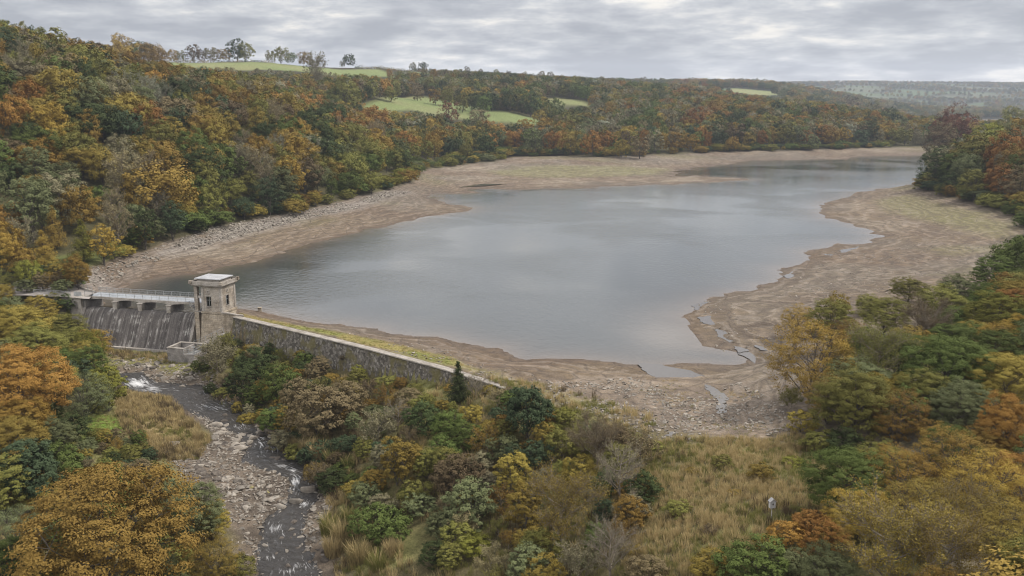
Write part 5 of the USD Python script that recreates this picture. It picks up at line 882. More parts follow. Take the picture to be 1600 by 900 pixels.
def fill(pts, gap, shapes, hr, zone, near=.36, name=TR, lift=8, see=True, keep_off=.55, cap=1.1):
    xy, r = occupied(); pts = spread_points(pts, gap, xy, np.minimum(r, gap * cap), keep_off); z = ground(pts[:, 0], pts[:, 1]); ok = in_view(pts[:, 0], pts[:, 1], z)
    pts, z = pts[ok], z[ok]
    if see: ok = open_line(pts[:, 0], pts[:, 1], z + hr[1]); pts, z = pts[ok], z[ok]
    px, py, d = project(np.column_stack([pts, z + lift]))
    for (x, y), zz, a, b in zip(pts, z, px, py):
        c = tint(a, b, near); s = pick(R_.choice(shapes)); h = R_.uniform(*hr)
        if c in ('silver', 'tan') and shapes[0].startswith('mid') and R_.uniform() < .7: s = pick('mid_twiggy')
        H, R, _ = SHAPES[s]; tx, ty, _d = project((x, y, zz + h * .9)); bx_, by_, _d = project((x, y, zz))
        if any(P.contains(shapely.Point(tx, q)) for P in FIELD_PX for q in (ty, .5 * (ty + by_))): continue     # the pastures lie open
        if zone == FL and ((100 < tx < 315 and 448 < ty < 500) or (tx < 112 and ty < 464)): continue                        # the bridge and the tower stand clear of the trees
        if zone.startswith('far') and _d < 1800:                                             # the ridge keeps its low skyline
            lim = np.interp(tx, [-50, 205, 206, 420, 600, 700, 800, 900, 1000, 1100, 1200, 1201], [0, 0, 101, 102, 106, 110, 115, 121, 128, 131, 133, 0])
            if ty < lim: h *= .5; ty = project((x, y, zz + h * .9))[1]
            if ty < lim - 1: continue
        plant(x, y, s, c, h, R * h / H * R_.uniform(.88, 1.15), BT if 'twiggy' in s and s.startswith('mid') else name, zone, zz)
def poly_cloud(P, gap):
    b = P.bounds; c = cloud(b[0], b[2], b[1], b[3], gap); return c[inside(P, c[:, 0], c[:, 1])]
WOOD_RIGHT = pix_poly([(1238,688),(1262,640),(1300,590),(1400,545),(1500,510),(1600,470),(1900,430),(1950,800),(1700,1100),(1330,1100),(1270,900),(1325,800),(1345,738)], 3.2)
c = poly_cloud(WOOD_RIGHT, 5.5); fill(c, 5.6, ['near_round', 'near_tall', 'near_sparse', 'near_round'], (5, 8), FR, .2, lift=4, see=False, keep_off=.6, cap=3)
SCRUB = pix_poly([(305,552),(335,548),(370,536),(420,545),(520,580),(620,605),(700,625),(790,632),(860,640),(960,672),(1030,705),(1000,740),(1025,785),(1000,850),(1010,990),(640,990),(660,860),(700,800),(640,770),(580,770),(540,735),(490,690),(440,655),(415,635),(380,612),(330,585)], -3.0)
WEED = pix_poly([(520,720),(560,760),(585,800),(620,850),(650,900),(660,1000),(530,1000),(520,850),(510,780)], -8)
SHRUBMIX = ['olive'] * 3 + ['green'] * 3 + ['dark'] * 2 + ['bluegreen'] * 2 + ['greygreen'] * 3 + ['olive'] * 4 + ['brown'] * 3 + ['amber'] + ['olivegold'] * 3 + ['grey'] * 2
def shrubs(P, gap, hr, zone, mix=SHRUBMIX, kinds=('shrub_round', 'shrub_round', 'shrub_round', 'shrub_tall', 'shrub_low', 'shrub_twiggy')):
    xy, r = occupied(); pts = spread_points(poly_cloud(P, gap), gap, xy, r)
    for x, y in pts:
        z = float(ground(x, y)); s = pick(R_.choice(kinds)); H, R, _ = SHAPES[s]; c = R_.choice(mix); h = H * R_.uniform(*hr)
        if 'twiggy' in s: c = R_.choice(['grey', 'brown', 'tan', 'olive', 'amber'])
        if (in_view(np.array([x]), np.array([y]), np.array([z + h]), 60, 40))[0]: plant(x, y, s, c, h, R * h / H * R_.uniform(.9, 1.2), SH, zone, z)
shrubs(SCRUB, 2.9, (.38, .8), VS)
WOOD_LEFT = pix_poly([(-200,500),(60,470),(120,478),(160,560),(170,600),(150,640),(110,660),(100,720),(60,760),(-200,900)], -3.0)
c = poly_cloud(WOOD_LEFT, 6); fill(c, 6.2, ['near_round', 'near_tall', 'near_sparse'], (4.5, 8), FL, .0, lift=4, see=False, keep_off=.6, cap=3)
LOW_LEFT = pix_poly([(195,655),(240,690),(255,740),(230,780),(160,740),(90,760),(20,800),(-60,1000),(420,1000),(385,905),(370,850),(330,800),(290,770),(230,745),(180,720),(130,715),(120,690)], -6.0)
shrubs(LOW_LEFT, 2.6, (.4, .8), FL); shrubs(WOOD_LEFT, 3.4, (.6, 1.0), FL)
shrubs(pix_poly([(160,690),(230,690),(262,740),(225,790),(130,760),(110,700)], -6), 1.9, (.3, .55), FL)
# tree skirts along the high-water line
edge = cloud(-420, 330, 180, 800, 5); ez = ground(edge[:, 0], edge[:, 1]); edge = edge[(ez > 4.15) & (ez < 5.6) & ~inside(valley_poly, edge[:, 0], edge[:, 1]) & (edge[:, 1] > 200)]
for q in NOT_WOOD: edge = edge[~inside(q.buffer(-2), edge[:, 0], edge[:, 1])]
xy, r = occupied(); edge = spread_points(edge, 4.6, xy, r * .3)
for x, y in edge:
    z = float(ground(x, y)); 
    if in_view(np.array([x]), np.array([y]), np.array([z]), 40, 0)[0] and R_.uniform() < .8:
        s = pick(R_.choice(['shrub_round', 'shrub_low', 'shrub_tall'])); H, R, _ = SHAPES[s]; h = R_.uniform(2.6, 5.6); plant(x, y, s, R_.choice(['olive', 'green', 'dark', 'olivegold', 'greygreen', 'amber', 'lime', 'bluegreen']), h, R * h / H * R_.uniform(1.0, 1.4), SH, 'tree line', z)
# the woods themselves, thinner with distance
c = cloud(-460, 330, 175, 480, 8.3); fill(c[wooded(c)], 8.3, ['mid_round', 'mid_round', 'mid_tall', 'mid_spread'], (8.5, 17), LH)
c = cloud(-700, 760, 480, 1150, 9.5); fill(c[wooded(c)], 9.5, ['far_round', 'far_round', 'far_tall'], (11, 17), 'far wood')
WOODED_PATCH = np.array([c_[0] < .07 for c_ in PATCH_C])
c = cloud(-1500, 1900, 1150, 2700, 17); i_, e_ = patch(c[:, 0], c[:, 1]); k = wooded(c) & (WOODED_PATCH[i_] | (e_ < 16) | (c[:, 1] < 1500)); fill(c[k], 17, ['far_round'], (13, 20), 'far wood')
c = cloud(-800, 3300, 2700, 5400, 24); i_, e_ = patch(c[:, 0], c[:, 1]); k = wooded(c) & (WOODED_PATCH[i_] | (e_ < 15)); fill(c[k], 24, ['far_round'], (8, 14), 'far hills')

# one shape for each kind of crown in each colour
CANON, turn = {}, {}
NEARC = {'gold': 'gold', 'orange': 'orange', 'amber': 'amber', 'olivegold': 'olivegold', 'olive': 'olive', 'green': 'green', 'dark': 'green', 'bluegreen': 'green', 'lime': 'lime', 'yellow': 'yellow', 'brown': 'amber', 'rust': 'orange', 'tan': 'olivegold', 'grey': 'greygreen', 'silver': 'greygreen', 'greygreen': 'greygreen', 'maroon': 'amber'}
def canon(p, few=False):
    fam = p['shape'].rsplit('_', 1)[0] if p['shape'][-1].isdigit() else p['shape']; c = p['colour']
    if fam in ('near_round', 'near_tall', 'near_sparse'): c = NEARC[c]
    if fam in ('near_tall',) and c not in ('olive', 'green', 'yellow', 'greygreen'): fam = 'near_round'
    if fam == 'near_sparse' and c not in ('gold', 'olivegold', 'greygreen', 'amber'): fam = 'near_round'
    if fam == 'near_bare': c = 'grey'
    if fam == 'shrub_low': c = {'gold': 'olive', 'orange': 'amber', 'rust': 'amber', 'brown': 'amber', 'grey': 'greygreen', 'dark': 'green'}.get(c, c)
    if fam == 'mid_spread': c = {'gold': 'olivegold', 'orange': 'amber', 'rust': 'amber', 'tan': 'brown', 'yellow': 'olivegold', 'lime': 'olive', 'silver': 'greygreen', 'grey': 'brown', 'maroon': 'brown'}.get(c, c)
    if few and not fam.startswith('far'):
        fam = {'near_round': 'mid_round', 'near_tall': 'mid_round', 'near_sparse': 'mid_round', 'near_twiggy': 'mid_round', 'near_bare': 'mid_round', 'mid_tall': 'mid_round', 'shrub_tall': 'shrub_round', 'shrub_twiggy': 'shrub_round', 'mid_spread': 'mid_round', 'mid_twiggy': 'mid_round'}.get(fam, fam)
        c = {'gold': 'olivegold', 'orange': 'amber', 'rust': 'amber', 'maroon': 'amber', 'yellow': 'olivegold', 'tan': 'amber', 'brown': 'amber', 'silver': 'greygreen', 'grey': 'greygreen', 'lime': 'olive', 'bluegreen': 'green', 'dark': 'green'}.get(c, c)
    k = (fam, c)
    if k not in CANON:
        vs_ = [q for q in SHAPES if q == fam or (q.startswith(fam + '_') and q[len(fam) + 1:].isdigit())]; CANON[k] = vs_[turn.get(fam, 0) % len(vs_)]; turn[fam] = turn.get(fam, 0) + 1
    if not fam.startswith('far'): p['shape'] = CANON[k]
    p['colour'] = c
WALL_T = cKDTree(np.vstack([WALL[i] + (WALL[i + 1] - WALL[i]) * t for i in range(5) for t in np.linspace(0, 1, 12)])); WALL_Z = np.concatenate([WALL_TOP[i] + (WALL_TOP[i + 1] - WALL_TOP[i]) * np.linspace(0, 1, 12) for i in range(5)])
for p in PLANTS:
    canon(p)
    if p['zone'] == VS and p['name'] == SH:                       # the wall shows above the scrub at its foot
        d, i = WALL_T.query([p['x'], p['y']])
        if d < 9 and i < 44: k = min(1, max(1.0, WALL_Z[i] - 2.6 + .22 * max(d - 2, 0) - p['z']) / p['h']); p['h'] *= k; p['w'] *= math.sqrt(k)

# the scrub keeps below the wall and leaves the grassy bank beyond its end open
for p in list(PLANTS):
    if p['zone'] == VS and p['name'] != CO:
        bx_, by_, _d = project((p['x'], p['y'], p['z'])); tx, ty, _d = project((p['x'], p['y'], p['z'] + p['h']))
        lim = float(np.interp(tx, [300, 340, 400, 450, 520, 600, 700, 760, 800, 850, 900, 950, 1000, 1040], [530, 522, 535, 543, 553, 562, 575, 592, 606, 630, 642, 654, 680, 700]))
        if ty < lim:
            k = (by_ - lim) / (by_ - ty)
            if k < .35: PLANTS.remove(p)
            else: p['h'] *= k; p['w'] *= k ** .6

# what the photograph's viewpoint shows of each plant
BW, BH = 800, 450; buf = np.full((BH, BW), -1, np.int32)
pc = np.array([[p['x'], p['y'], p['z'] + p['h'] * .54] for p in PLANTS]); qx, qy, qd = project(pc)
for k in np.argsort(qd):
    p = PLANTS[k]; a = max(p['w'] * FPX / qd[k] / 2 * .86, .35); b = max(p['h'] * .45 * FPX / qd[k] / 2, .35); cx_, cy_ = qx[k] / 2, qy[k] / 2
    x0, x1, y0, y1 = int(max(cx_ - a, 0)), int(min(cx_ + a + 1, BW)), int(max(cy_ - b, 0)), int(min(cy_ + b + 1, BH))
    if x1 <= x0 or y1 <= y0: continue
    gy_, gx_ = np.mgrid[y0:y1, x0:x1]; e = ((gx_ + .5 - cx_) / a) ** 2 + ((gy_ + .5 - cy_) / b) ** 2 < 1
    sub = buf[y0:y1, x0:x1]; sub[e & (sub < 0)] = k
shown = np.bincount(buf[buf >= 0], minlength=len(PLANTS))
for k, p in enumerate(PLANTS): p.update(px=qx[k], py=qy[k], d=qd[k], shown=int(shown[k]))
LIMIT = {TR: 296, SH: 290, CO: 60, BT: 120}
single, mass = [], {TR: [], SH: [], BT: [], CO: []}
for nm_, lim in LIMIT.items():
    ps = sorted([p for p in PLANTS if p['name'] == nm_], key=lambda p: -p['shown'])
    a = [p for p in ps if p['shown'] >= 6][:lim]; single += a; ids = {id(p) for p in a}; mass[nm_] = [p for p in ps if id(p) not in ids and (p['shown'] > 0 or p['d'] > 250 or R_.uniform() < .5)]

# ------------------------------------------------------------------ labels
FORM = {'near_round': 'broad tree', 'near_tall': 'upright tree', 'near_sparse': 'thin-leaved tree', 'near_bare': 'bare tree', 'near_twiggy': 'twiggy tree', 'mid_round': 'rounded tree', 'mid_tall': 'tall tree', 'mid_spread': 'spreading tree', 'mid_twiggy': 'half-bare tree', 'shrub_round': 'rounded bush', 'shrub_low': 'low bush', 'shrub_tall': 'upright bush', 'shrub_twiggy': 'twiggy bush', 'spruce': 'spruce', 'larch': 'conical larch', 'pine_dense': 'dense pine', 'far_round': 'rounded tree', 'far_tall': 'tall tree'}
def form(p): return FORM[p['shape'] if p['shape'] in FORM else p['shape'].rsplit('_', 1)[0]]
def word(p): return LEAF[p['colour']][2]
def place(p):
    x, y, z = p['px'], p['py'], p['zone']
    if z == SK: return 'on the skyline above the upper pasture' if x < 500 else ('on the skyline hedge beside hilltop pasture' if x < 720 else 'on the far wooded skyline')
    if p['d'] > 430:
        if z == PF or (y < 168 and 500 < x < 900): return 'on hedge line around the middle pasture'
        if y > 205: return 'at the foot of far wood behind ' + ('headland cove' if x < 780 else 'the green mudflat' if x < 1060 else 'the far water arm')
        if y > 168: return ('below the middle pasture' if x < 880 else 'in the far wood above mudflat tip' if x < 1160 else 'in the far wood above water arm')
        return 'on the slope between pastures' if x < 640 else ('in the upper wood right of pasture' if x < 1180 else 'on the distant spur')
    if z in (LH, 'far wood', 'tree line') and p['x'] < 0:
        if z == 'tree line': return 'on the high-water line above ' + ('stony shore by the road' if x < 330 else 'rocky mud shore' if x < 480 else 'headland mud')
        a = 'above the road lawn' if x < 170 else 'above the stony shore' if x < 340 else 'above the rocky mud' if x < 480 else 'on the headland'
        return ('high on the hillside ' if y < 150 else 'halfway up the hillside ' if y < 250 else 'low on the hillside ') + a
    if z == RP or (p['x'] > 0 and p['d'] > 250): return 'on the wooded point ' + ('by the water' if x < 1500 else 'behind the mud shore' if y > 270 else 'crest')
    if p['x'] > 25 and z != VS:
        return ('at the tip of right wood by rubble' if x < 1340 and y < 640 else 'at the bottom corner by meadow' if y > 720 else 'on the back edge of right wood' if y < 520 else 'within the right wood') if z == FR else 'beside the right mud shore'
    if z == VS: return ('below the retaining wall' if y < 620 and x < 700 else 'on the riverbank below the tower' if x < 480 else 'at the meadow edge' if x > 930 else 'by the wall end' if y < 680 and x >= 700 else 'in valley scrub by the lower river' if x < 680 else 'in the middle of the valley scrub' if y < 780 else 'at the lower edge of valley scrub')
    return 'beside the bridge abutment' if y < 560 and x > 90 else ('below the road wall' if y < 520 else 'on the left bank above cascade' if y < 660 else 'on the left bank by gravel' if x > 200 else 'among bushes left of the lawn' if y < 790 else 'at the lower left corner')
GROUPS = {LH: 'trees of the wooded hillside', FS: 'trees along the far shore', SK: 'skyline trees', PF: 'hedgerow trees of the pasture', VS: 'scrub on the valley slope below the wall', FL: 'trees and bushes left of the river', FR: 'trees of the wood at the right', RP: 'trees on the wooded point', 'tree line': 'bushes along the high-water line', 'far wood': 'trees of the far wood', 'far hills': 'trees on the far hills'}
P2 = np.array([(p['px'], p['py']) for p in single]); hs_ = np.array([p['h'] for p in single]); tree2 = cKDTree(P2); used_labels = {}
CATS = {TR: 'tree', SH: 'bush', CO: 'conifer', BT: 'bare tree'}
def around(k, dx0, dx1, dy0, dy1):
    x, y = P2[k]; c = [j for j in tree2.query_ball_point(P2[k], 90) if j != k and dx0 <= (P2[j][0] - x) <= dx1 and dy0 <= (P2[j][1] - y) <= dy1 and single[j]['shown'] > 12]
    return single[min(c, key=lambda j: np.hypot(*(P2[j] - P2[k])))] if c else None
def options(k):
    p = single[k]; w_, f_, pl = word(p), form(p), place(p); base = f'{w_} {f_}'; big = 'large ' if p['shown'] > 900 else ''
    l_, r_, u_, d_ = around(k, -90, -4, -22, 22), around(k, 4, 90, -22, 22), around(k, -25, 25, -70, -6), around(k, -25, 25, 6, 70)
    yield f'{big}{base} {pl}'
    if d_: yield f'{base} {pl}, behind {word(d_)} {form(d_)}'
    if u_: yield f'{base} {pl}, in front of {word(u_)} {form(u_)}'
    if l_ and r_: yield f'{base} {pl}, between {word(l_)} and {word(r_)} ones'
    if d_ and u_: yield f'{base} {pl}, behind {word(d_)} one, before {word(u_)} one'
    if l_ and d_: yield f'{base} {pl}, right of {word(l_)} one, behind {word(d_)} one'
    if r_ and d_: yield f'{base} {pl}, left of {word(r_)} one, behind {word(d_)} one'
    if l_ and u_: yield f'{base} {pl}, right of {word(l_)} one, before {word(u_)} one'
    if r_ and u_: yield f'{base} {pl}, left of {word(r_)} one, before {word(u_)} one'
opts = [[o for o in options(k) if len(o.split()) <= 16] or [f'{word(single[k])} {form(single[k])} {place(single[k])}'] for k in range(len(single))]
count = {}
for o in opts:
    for t in set(o): count[t] = count.get(t, 0) + 1
labels = [next((t for t in o if count[t] == 1), None) for o in opts]
left = {}
for k, l in enumerate(labels):
    if l is None: left.setdefault(opts[k][0], []).append(k)
ORD = ['first', 'second', 'third', 'fourth', 'fifth', 'sixth', 'seventh', 'eighth', 'ninth', 'tenth', 'eleventh', 'twelfth', 'thirteenth', 'fourteenth', 'fifteenth', 'sixteenth']
for t, ks in left.items():
    allk = sorted([k for k in range(len(single)) if t in opts[k]], key=lambda k: P2[k][0])
    for k in ks:
        i_ = allk.index(k); labels[k] = (f'{ORD[i_]} {t} from the left' if len(allk) > 1 and i_ < 16 else t)
        if len(labels[k].split()) > 16: labels[k] = ' '.join(labels[k].split()[:16])
for p, lab in zip(single, labels):
    H, R, _ = SHAPES[p['shape']]; pr = proto(p['shape'], p['colour'])
    x = UsdGeom.Xform.Define(stage, path_of(None, p['name'])); x.AddTranslateOp().Set(Gf.Vec3d(p['x'], p['y'], p['z'])); x.AddRotateZOp().Set(float(R_.uniform(0, 360)))
    s_ = p['w'] / R; x.AddScaleOp().Set(Gf.Vec3f(s_, s_, p['h'] / H)); x.GetPrim().GetReferences().AddInternalReference(pr); x.GetPrim().SetInstanceable(True)
    tag(x, lab, CATS[p['name']], GROUPS.get(p['zone']))
def quat_z(a): return Gf.Quath(float(math.cos(a / 2)), 0, 0, float(math.sin(a / 2)))
def instancer(name, protos, idx, pos, quats, scales, label, cat, kind='stuff'):
    pi = UsdGeom.PointInstancer.Define(stage, path_of(None, name)); paths = []
    for k, make in enumerate(protos):
        q = f'{pi.GetPath()}/kind_{k + 1:03d}'; make(q); paths.append(Sdf.Path(q))
    pi.CreatePrototypesRel().SetTargets(paths); pi.CreateProtoIndicesAttr(Vt.IntArray.FromNumpy(np.asarray(idx, np.int32)))
    pi.CreatePositionsAttr(Vt.Vec3fArray.FromNumpy(np.ascontiguousarray(pos, np.float32))); pi.CreateOrientationsAttr(Vt.QuathArray(quats)); pi.CreateScalesAttr(Vt.Vec3fArray.FromNumpy(np.ascontiguousarray(scales, np.float32)))
    return tag(pi, label, cat, kind=kind)
def plant_mass(name, ps, label, cat):
    keys = {}
    for p in ps: keys.setdefault((p['shape'], p['colour']), len(keys))
    def maker(sh, co):
        def make(path):
            UsdGeom.Xform.Define(stage, path)
            if sh not in GEO: GEO[sh] = SHAPES[sh][2]()
            (tv, tf), (lv, lf) = GEO[sh]
            if not sh.startswith('far'): polymesh(path + '/trunk', tv, tf, 'bark')
            polymesh(path + '/crown', lv, lf, 'leaf_' + co)
        return make
    sc = [(p['w'] / SHAPES[p['shape']][1],) * 2 + (p['h'] / SHAPES[p['shape']][0],) for p in ps]
    instancer(name, [maker(*k) for k in keys], [keys[(p['shape'], p['colour'])] for p in ps], [(p['x'], p['y'], p['z']) for p in ps], [quat_z(R_.uniform(0, 6.28)) for _ in ps], sc, label, cat)
def simpler(ps):
    for p in ps:
        if p['d'] > 330 and not p['shape'].startswith('far'): p['shape'] = 'far_round_0'
        if p['shape'].startswith('far'): p['shape'] = 'far_round_%d' % (zlib.crc32(p['colour'].encode()) % 6)
        canon(p, True)
    return ps
plant_mass('distant_woodland', simpler(mass[TR] + mass[BT] + mass[CO]), 'mixed autumn woodland massed over the far slopes and behind nearer trees', 'woodland')
plant_mass('undergrowth', simpler(mass[SH]), 'tangled low undergrowth between the larger valley bushes', 'undergrowth')
print('plants', len(PLANTS), 'single', len(single), {k: len(v) for k, v in mass.items()}, 'protos', len(PROTO), 'unlabelled', sum(len(v) for v in left.values()))
# ------------------------------------------------------------------ rocks
def rock_mat(n, a, b, c, moss=None):
    nodes = {'g': ('geometry', {}), 'o': ('object_info', {}), 'n1': ('noise_texture', {'scale': 1.4, 'detail': 6.0, 'roughness': .65}), 'n2': ('noise_texture', {'scale': 9.0, 'detail': 3.0}), 'r': ('rgb_ramp', {'ramp': [(.3, a), (.5, b), (.7, c)]}), 'v': ('map_range', {'from_min': 0, 'from_max': 1, 'to_min': .7, 'to_max': 1.25}), 'c': ('vector_math', {'math_type': 'scale'}), 'b': ('bump', {'strength': .5, 'distance': .06}), 'p': ('principled_bsdf', {'roughness': .82, 'specular_ior_level': .35})}
    mat(n, nodes, [('g.position', 'n1.vector'), ('g.position', 'n2.vector'), ('n1.fac', 'r.fac'), ('o.random', 'v.value'), ('r.color', 'c.vector1'), ('v.result', 'c.scale'), ('c.vector', 'p.base_color'), ('n2.fac', 'b.height'), ('b.normal', 'p.normal')], surface='p.BSDF')
rock_mat('river_rock', (.115, .095, .075), (.20, .172, .138), (.29, .258, .22)); rock_mat('wet_rock', (.045, .035, .028), (.085, .069, .054), (.13, .108, .086)); rock_mat('shore_rock', (.135, .112, .086), (.215, .187, .152), (.31, .278, .235)); rock_mat('mossy_rock', (.14, .12, .04), (.22, .185, .07), (.30, .25, .14))
def rock(seed, flat=.6, n=22):
    r = np.random.default_rng(seed); p = rand_dir(r, n) * r.uniform(.75, 1.05, (n, 1)) * [1, r.uniform(.6, .95), flat]
    v, f = hull_np(p); m = trimesh.Trimesh(v, f, process=False)
    m = m.subdivide(); m.vertices += (meshkit.fbm(m.vertices * 2.2 + seed, 3, seed)[:, None] - .5) * unit(m.vertices) * .22; m.fix_normals(); return m
ROCKS = [rock(900 + k, fl) for k, fl in enumerate((.5, .62, .42, .7, .55, .36, .6, .48))]
for k, m in enumerate(ROCKS):
    for mm in ('river_rock', 'wet_rock', 'mossy_rock'):
        pth = f'/World/Prototypes/rock_{k}_{mm}'; UsdGeom.Xform.Define(stage, pth); usdkit.mesh(stage, pth + '/stone', m, M[mm], 35)
BOULDERS = []
def boulder(px, py, wpx, where, m=None, sink=.25, flat=1.0):
    p = march(px, py + wpx * .2); d = project(p)[2]; s = wpx * d / FPX / 2; k = int(R_.integers(0, 8)); m = m or R_.choice(['river_rock', 'river_rock', 'river_rock', 'wet_rock'])
    hz = float(sdist(river_poly, [p[0]], [p[1]])[0]); z = max(p[2], float(river_z([p[0]], [p[1]])[0]) - .12) if hz > 0 else p[2]
    BOULDERS.append(dict(px=px, py=py, w=wpx, where=where, m=m, p=np.array([p[0], p[1], z + s * .32 * flat - sink * s * .6]), s=s, k=k, flat=flat))
NAMED = [(484,765,30,'in the stream bend'),(438,790,24,'in the stream below the bar'),(463,784,24,'in the stream beside the big boulder'),(366,770,18,'on the cobble bar'),(490,793,20,'against the right bank'),(338,661,24,'at the upstream end of the gravel'),(355,674,22,'on the gravel spit'),(366,684,26,'on the gravel spit'),(374,696,30,'on the gravel spit'),(390,694,20,'at the water edge of the spit'),(360,700,22,'on the gravel spit'),(472,838,20,'against the lower right bank'),(455,830,14,'in the lower stream'),(388,846,20,'on the lower left gravel'),(391,872,22,'on the lower left gravel'),(450,886,14,'in the lower stream'),(448,864,14,'in the lower stream'),(414,855,14,'in the lower stream'),(404,662,20,'below the right bushes'),(412,672,24,'below the right bushes'),(425,682,20,'below the right bushes'),(460,712,18,'on the right bank by reeds'),(355,745,22,'on the cobble bar'),(372,748,20,'on the cobble bar'),(392,745,18,'on the cobble bar'),(405,752,18,'on the cobble bar'),(340,747,16,'on the cobble bar'),(420,758,16,'on the cobble bar'),(384,765,16,'on the cobble bar'),(350,728,18,'on the upper cobble heap'),(330,722,20,'on the upper cobble heap'),(310,724,22,'on the upper cobble heap'),(296,732,20,'on the upper cobble heap'),(270,690,26,'on the left bank grass'),(262,705,20,'on the left bank grass'),(285,606,12,'beside the pool'),(300,590,16,'on the rocky lip'),(270,588,18,'on the rocky lip'),(250,585,16,'on the rocky lip'),(316,596,14,'beside the pool'),(345,612,16,'on the right bank by the pool'),(505,770,18,'against the right bank'),(512,790,16,'against the right bank'),(500,805,16,'against the right bank'),(495,850,18,'against the lower right bank'),(508,872,18,'against the lower right bank'),(430,660,14,'below the right bushes'),(190,562,14,'below the spillway apron'),(215,568,14,'below the spillway apron'),(240,572,16,'below the spillway apron')]
for a in NAMED: boulder(*a, sink=.2, flat=1.25 if a[2] > 23 and a[1] > 755 else .8)
for pts, n, lo, hi, where, mm in [([(300,735),(420,745),(450,765),(440,800),(400,800),(340,770)], 95, 9, 19, 'on the cobble bar', None), ([(330,650),(395,680),(400,705),(350,708),(330,690)], 34, 9, 22, 'on the gravel spit', None), ([(285,718),(345,722),(350,745),(300,748)], 36, 9, 20, 'on the upper cobble heap', 'wet_rock'), ([(175,556),(320,568),(330,592),(250,596),(185,580)], 48, 8, 17, 'on the rocky lip', None), ([(398,655),(420,672),(440,700),(428,706),(405,684)], 24, 9, 18, 'below the right bushes', None), ([(345,800),(400,800),(392,895),(370,850)], 22, 8, 15, 'on the lower left gravel', None), ([(482,800),(512,800),(520,890),(492,880)], 16, 9, 17, 'against the lower right bank', None), ([(385,750),(440,760),(430,785),(380,780)], 14, 7, 12, 'on the mossy bar', 'mossy_rock'), ([(400,800),(470,800),(490,880),(400,890)], 14, 9, 14, 'in the lower stream', 'wet_rock'), ([(300,640),(380,655),(420,690),(446,725),(425,728),(395,690),(350,660)], 16, 9, 15, 'in the upper stream', 'wet_rock')]:
    P = shapely.Polygon(pts); b = P.bounds; c_ = 0
    while c_ < n:
        x, y = R_.uniform(b[0], b[2]), R_.uniform(b[1], b[3])
        if P.contains(shapely.Point(x, y)): boulder(x, y, R_.uniform(lo, hi), where, mm, .3, .8); c_ += 1
BOULDERS = [q for q in BOULDERS if q['w'] >= 10.2]
groups = {}
for q in BOULDERS: groups.setdefault((q['where'], q['m']), []).append(q)
tone_w = {'river_rock': 'pale brown', 'wet_rock': 'dark wet', 'mossy_rock': 'mossy yellow green'}
for (where, mm), qs in groups.items():
    byw = sorted(qs, key=lambda q: -q['w']); 
    rank = {id(q): (('largest' if i == 0 else ORD[i] + ' largest') if i < 14 else None) for i, q in enumerate(byw)}; sets = {}
    def near_big(q):
        o = min(byw[:14], key=lambda o: math.hypot(o['px'] - q['px'], o['py'] - q['py'])); dx, dy = q['px'] - o['px'], q['py'] - o['py']
        return ('left of' if dx < 0 else 'right of') if abs(dx) > abs(dy) else ('behind' if dy < 0 else 'before'), rank[id(o)], math.hypot(dx, dy)
    for q in byw[14:]: sets.setdefault(near_big(q)[:2], []).append(q)
    for v_ in sets.values(): v_.sort(key=lambda q: near_big(q)[2])
    for q in qs:
        if len(qs) == 1: lab = f'{tone_w[mm]} boulder {where}'
        elif rank[id(q)]: lab = f'{rank[id(q)]} {tone_w[mm]} boulder {where}'
        else:
            sd_, rk_, _d = near_big(q); v_ = sets[(sd_, rk_)]; n_ = v_.index(q); lab = f'{"small" if len(v_) == 1 else ("nearest" if n_ == 0 else ORD[n_] + " nearest")} {tone_w[mm]} stone {sd_} the {rk_} one {where}'
        x = UsdGeom.Xform.Define(stage, path_of(None, 'boulder')); x.AddTranslateOp().Set(Gf.Vec3d(*map(float, q['p']))); x.AddRotateZOp().Set(float(R_.uniform(0, 360)) if q['w'] < 22 else float(R_.uniform(-25, 25)))
        x.AddScaleOp().Set(Gf.Vec3f(q['s'], q['s'], q['s'] * q['flat'])); x.GetPrim().GetReferences().AddInternalReference(f"/World/Prototypes/rock_{q['k']}_{mm}"); x.GetPrim().SetInstanceable(True)
        tag(x, lab, 'boulder', 'boulders ' + where)
def quat_any(r):
    a = r.uniform(0, 6.283); t = r.normal(size=2) * .22; q = np.array([math.cos(a / 2), t[0] * math.cos(a / 2), t[1] * math.cos(a / 2), math.sin(a / 2)]); q /= np.linalg.norm(q); return Gf.Quath(*map(float, q))
def stones(name, P, dens, lo, hi, m, label, shapes=6, power=2.2, lift=.15, extra=None):
    A = P if isinstance(P, list) else [P]; pts = []
    for q in A:
        b = q.bounds; n = int((b[2] - b[0]) * (b[3] - b[1]) * dens); c = np.stack([R_.uniform(b[0], b[2], n), R_.uniform(b[1], b[3], n)], -1); pts.append(c[inside(q, c[:, 0], c[:, 1])])
    pts = np.vstack(pts)
    if extra is not None: pts = pts[extra(pts)]
    s = lo + (hi - lo) * R_.uniform(size=len(pts)) ** power; z = ground(pts[:, 0], pts[:, 1]) + s * lift
    ms = [rock(1200 + k + zlib.crc32(name.encode()) % 97, (.45, .55, .35, .6, .4, .5)[k], 12) for k in range(shapes)]
    def maker(k):
        v, f = hull_np(np.array(ms[k].vertices)[::2]); return lambda path: usdkit.mesh(stage, path, trimesh.Trimesh(v, f, process=False), M[m], False)
    instancer(name, [maker(k) for k in range(shapes)], R_.integers(0, shapes, len(pts)), np.column_stack([pts, z]), [quat_any(R_) for _ in pts], np.column_stack([s, s * R_.uniform(.6, 1, len(s)), s * R_.uniform(.6, 1, len(s))]), label, 'stones')
    return len(pts)
clump = lambda sc, lo, sd: (lambda p: R_.uniform(size=len(p)) < smooth(lo, lo + .2, fbm2(p[:, 0], p[:, 1], sc, sd)))
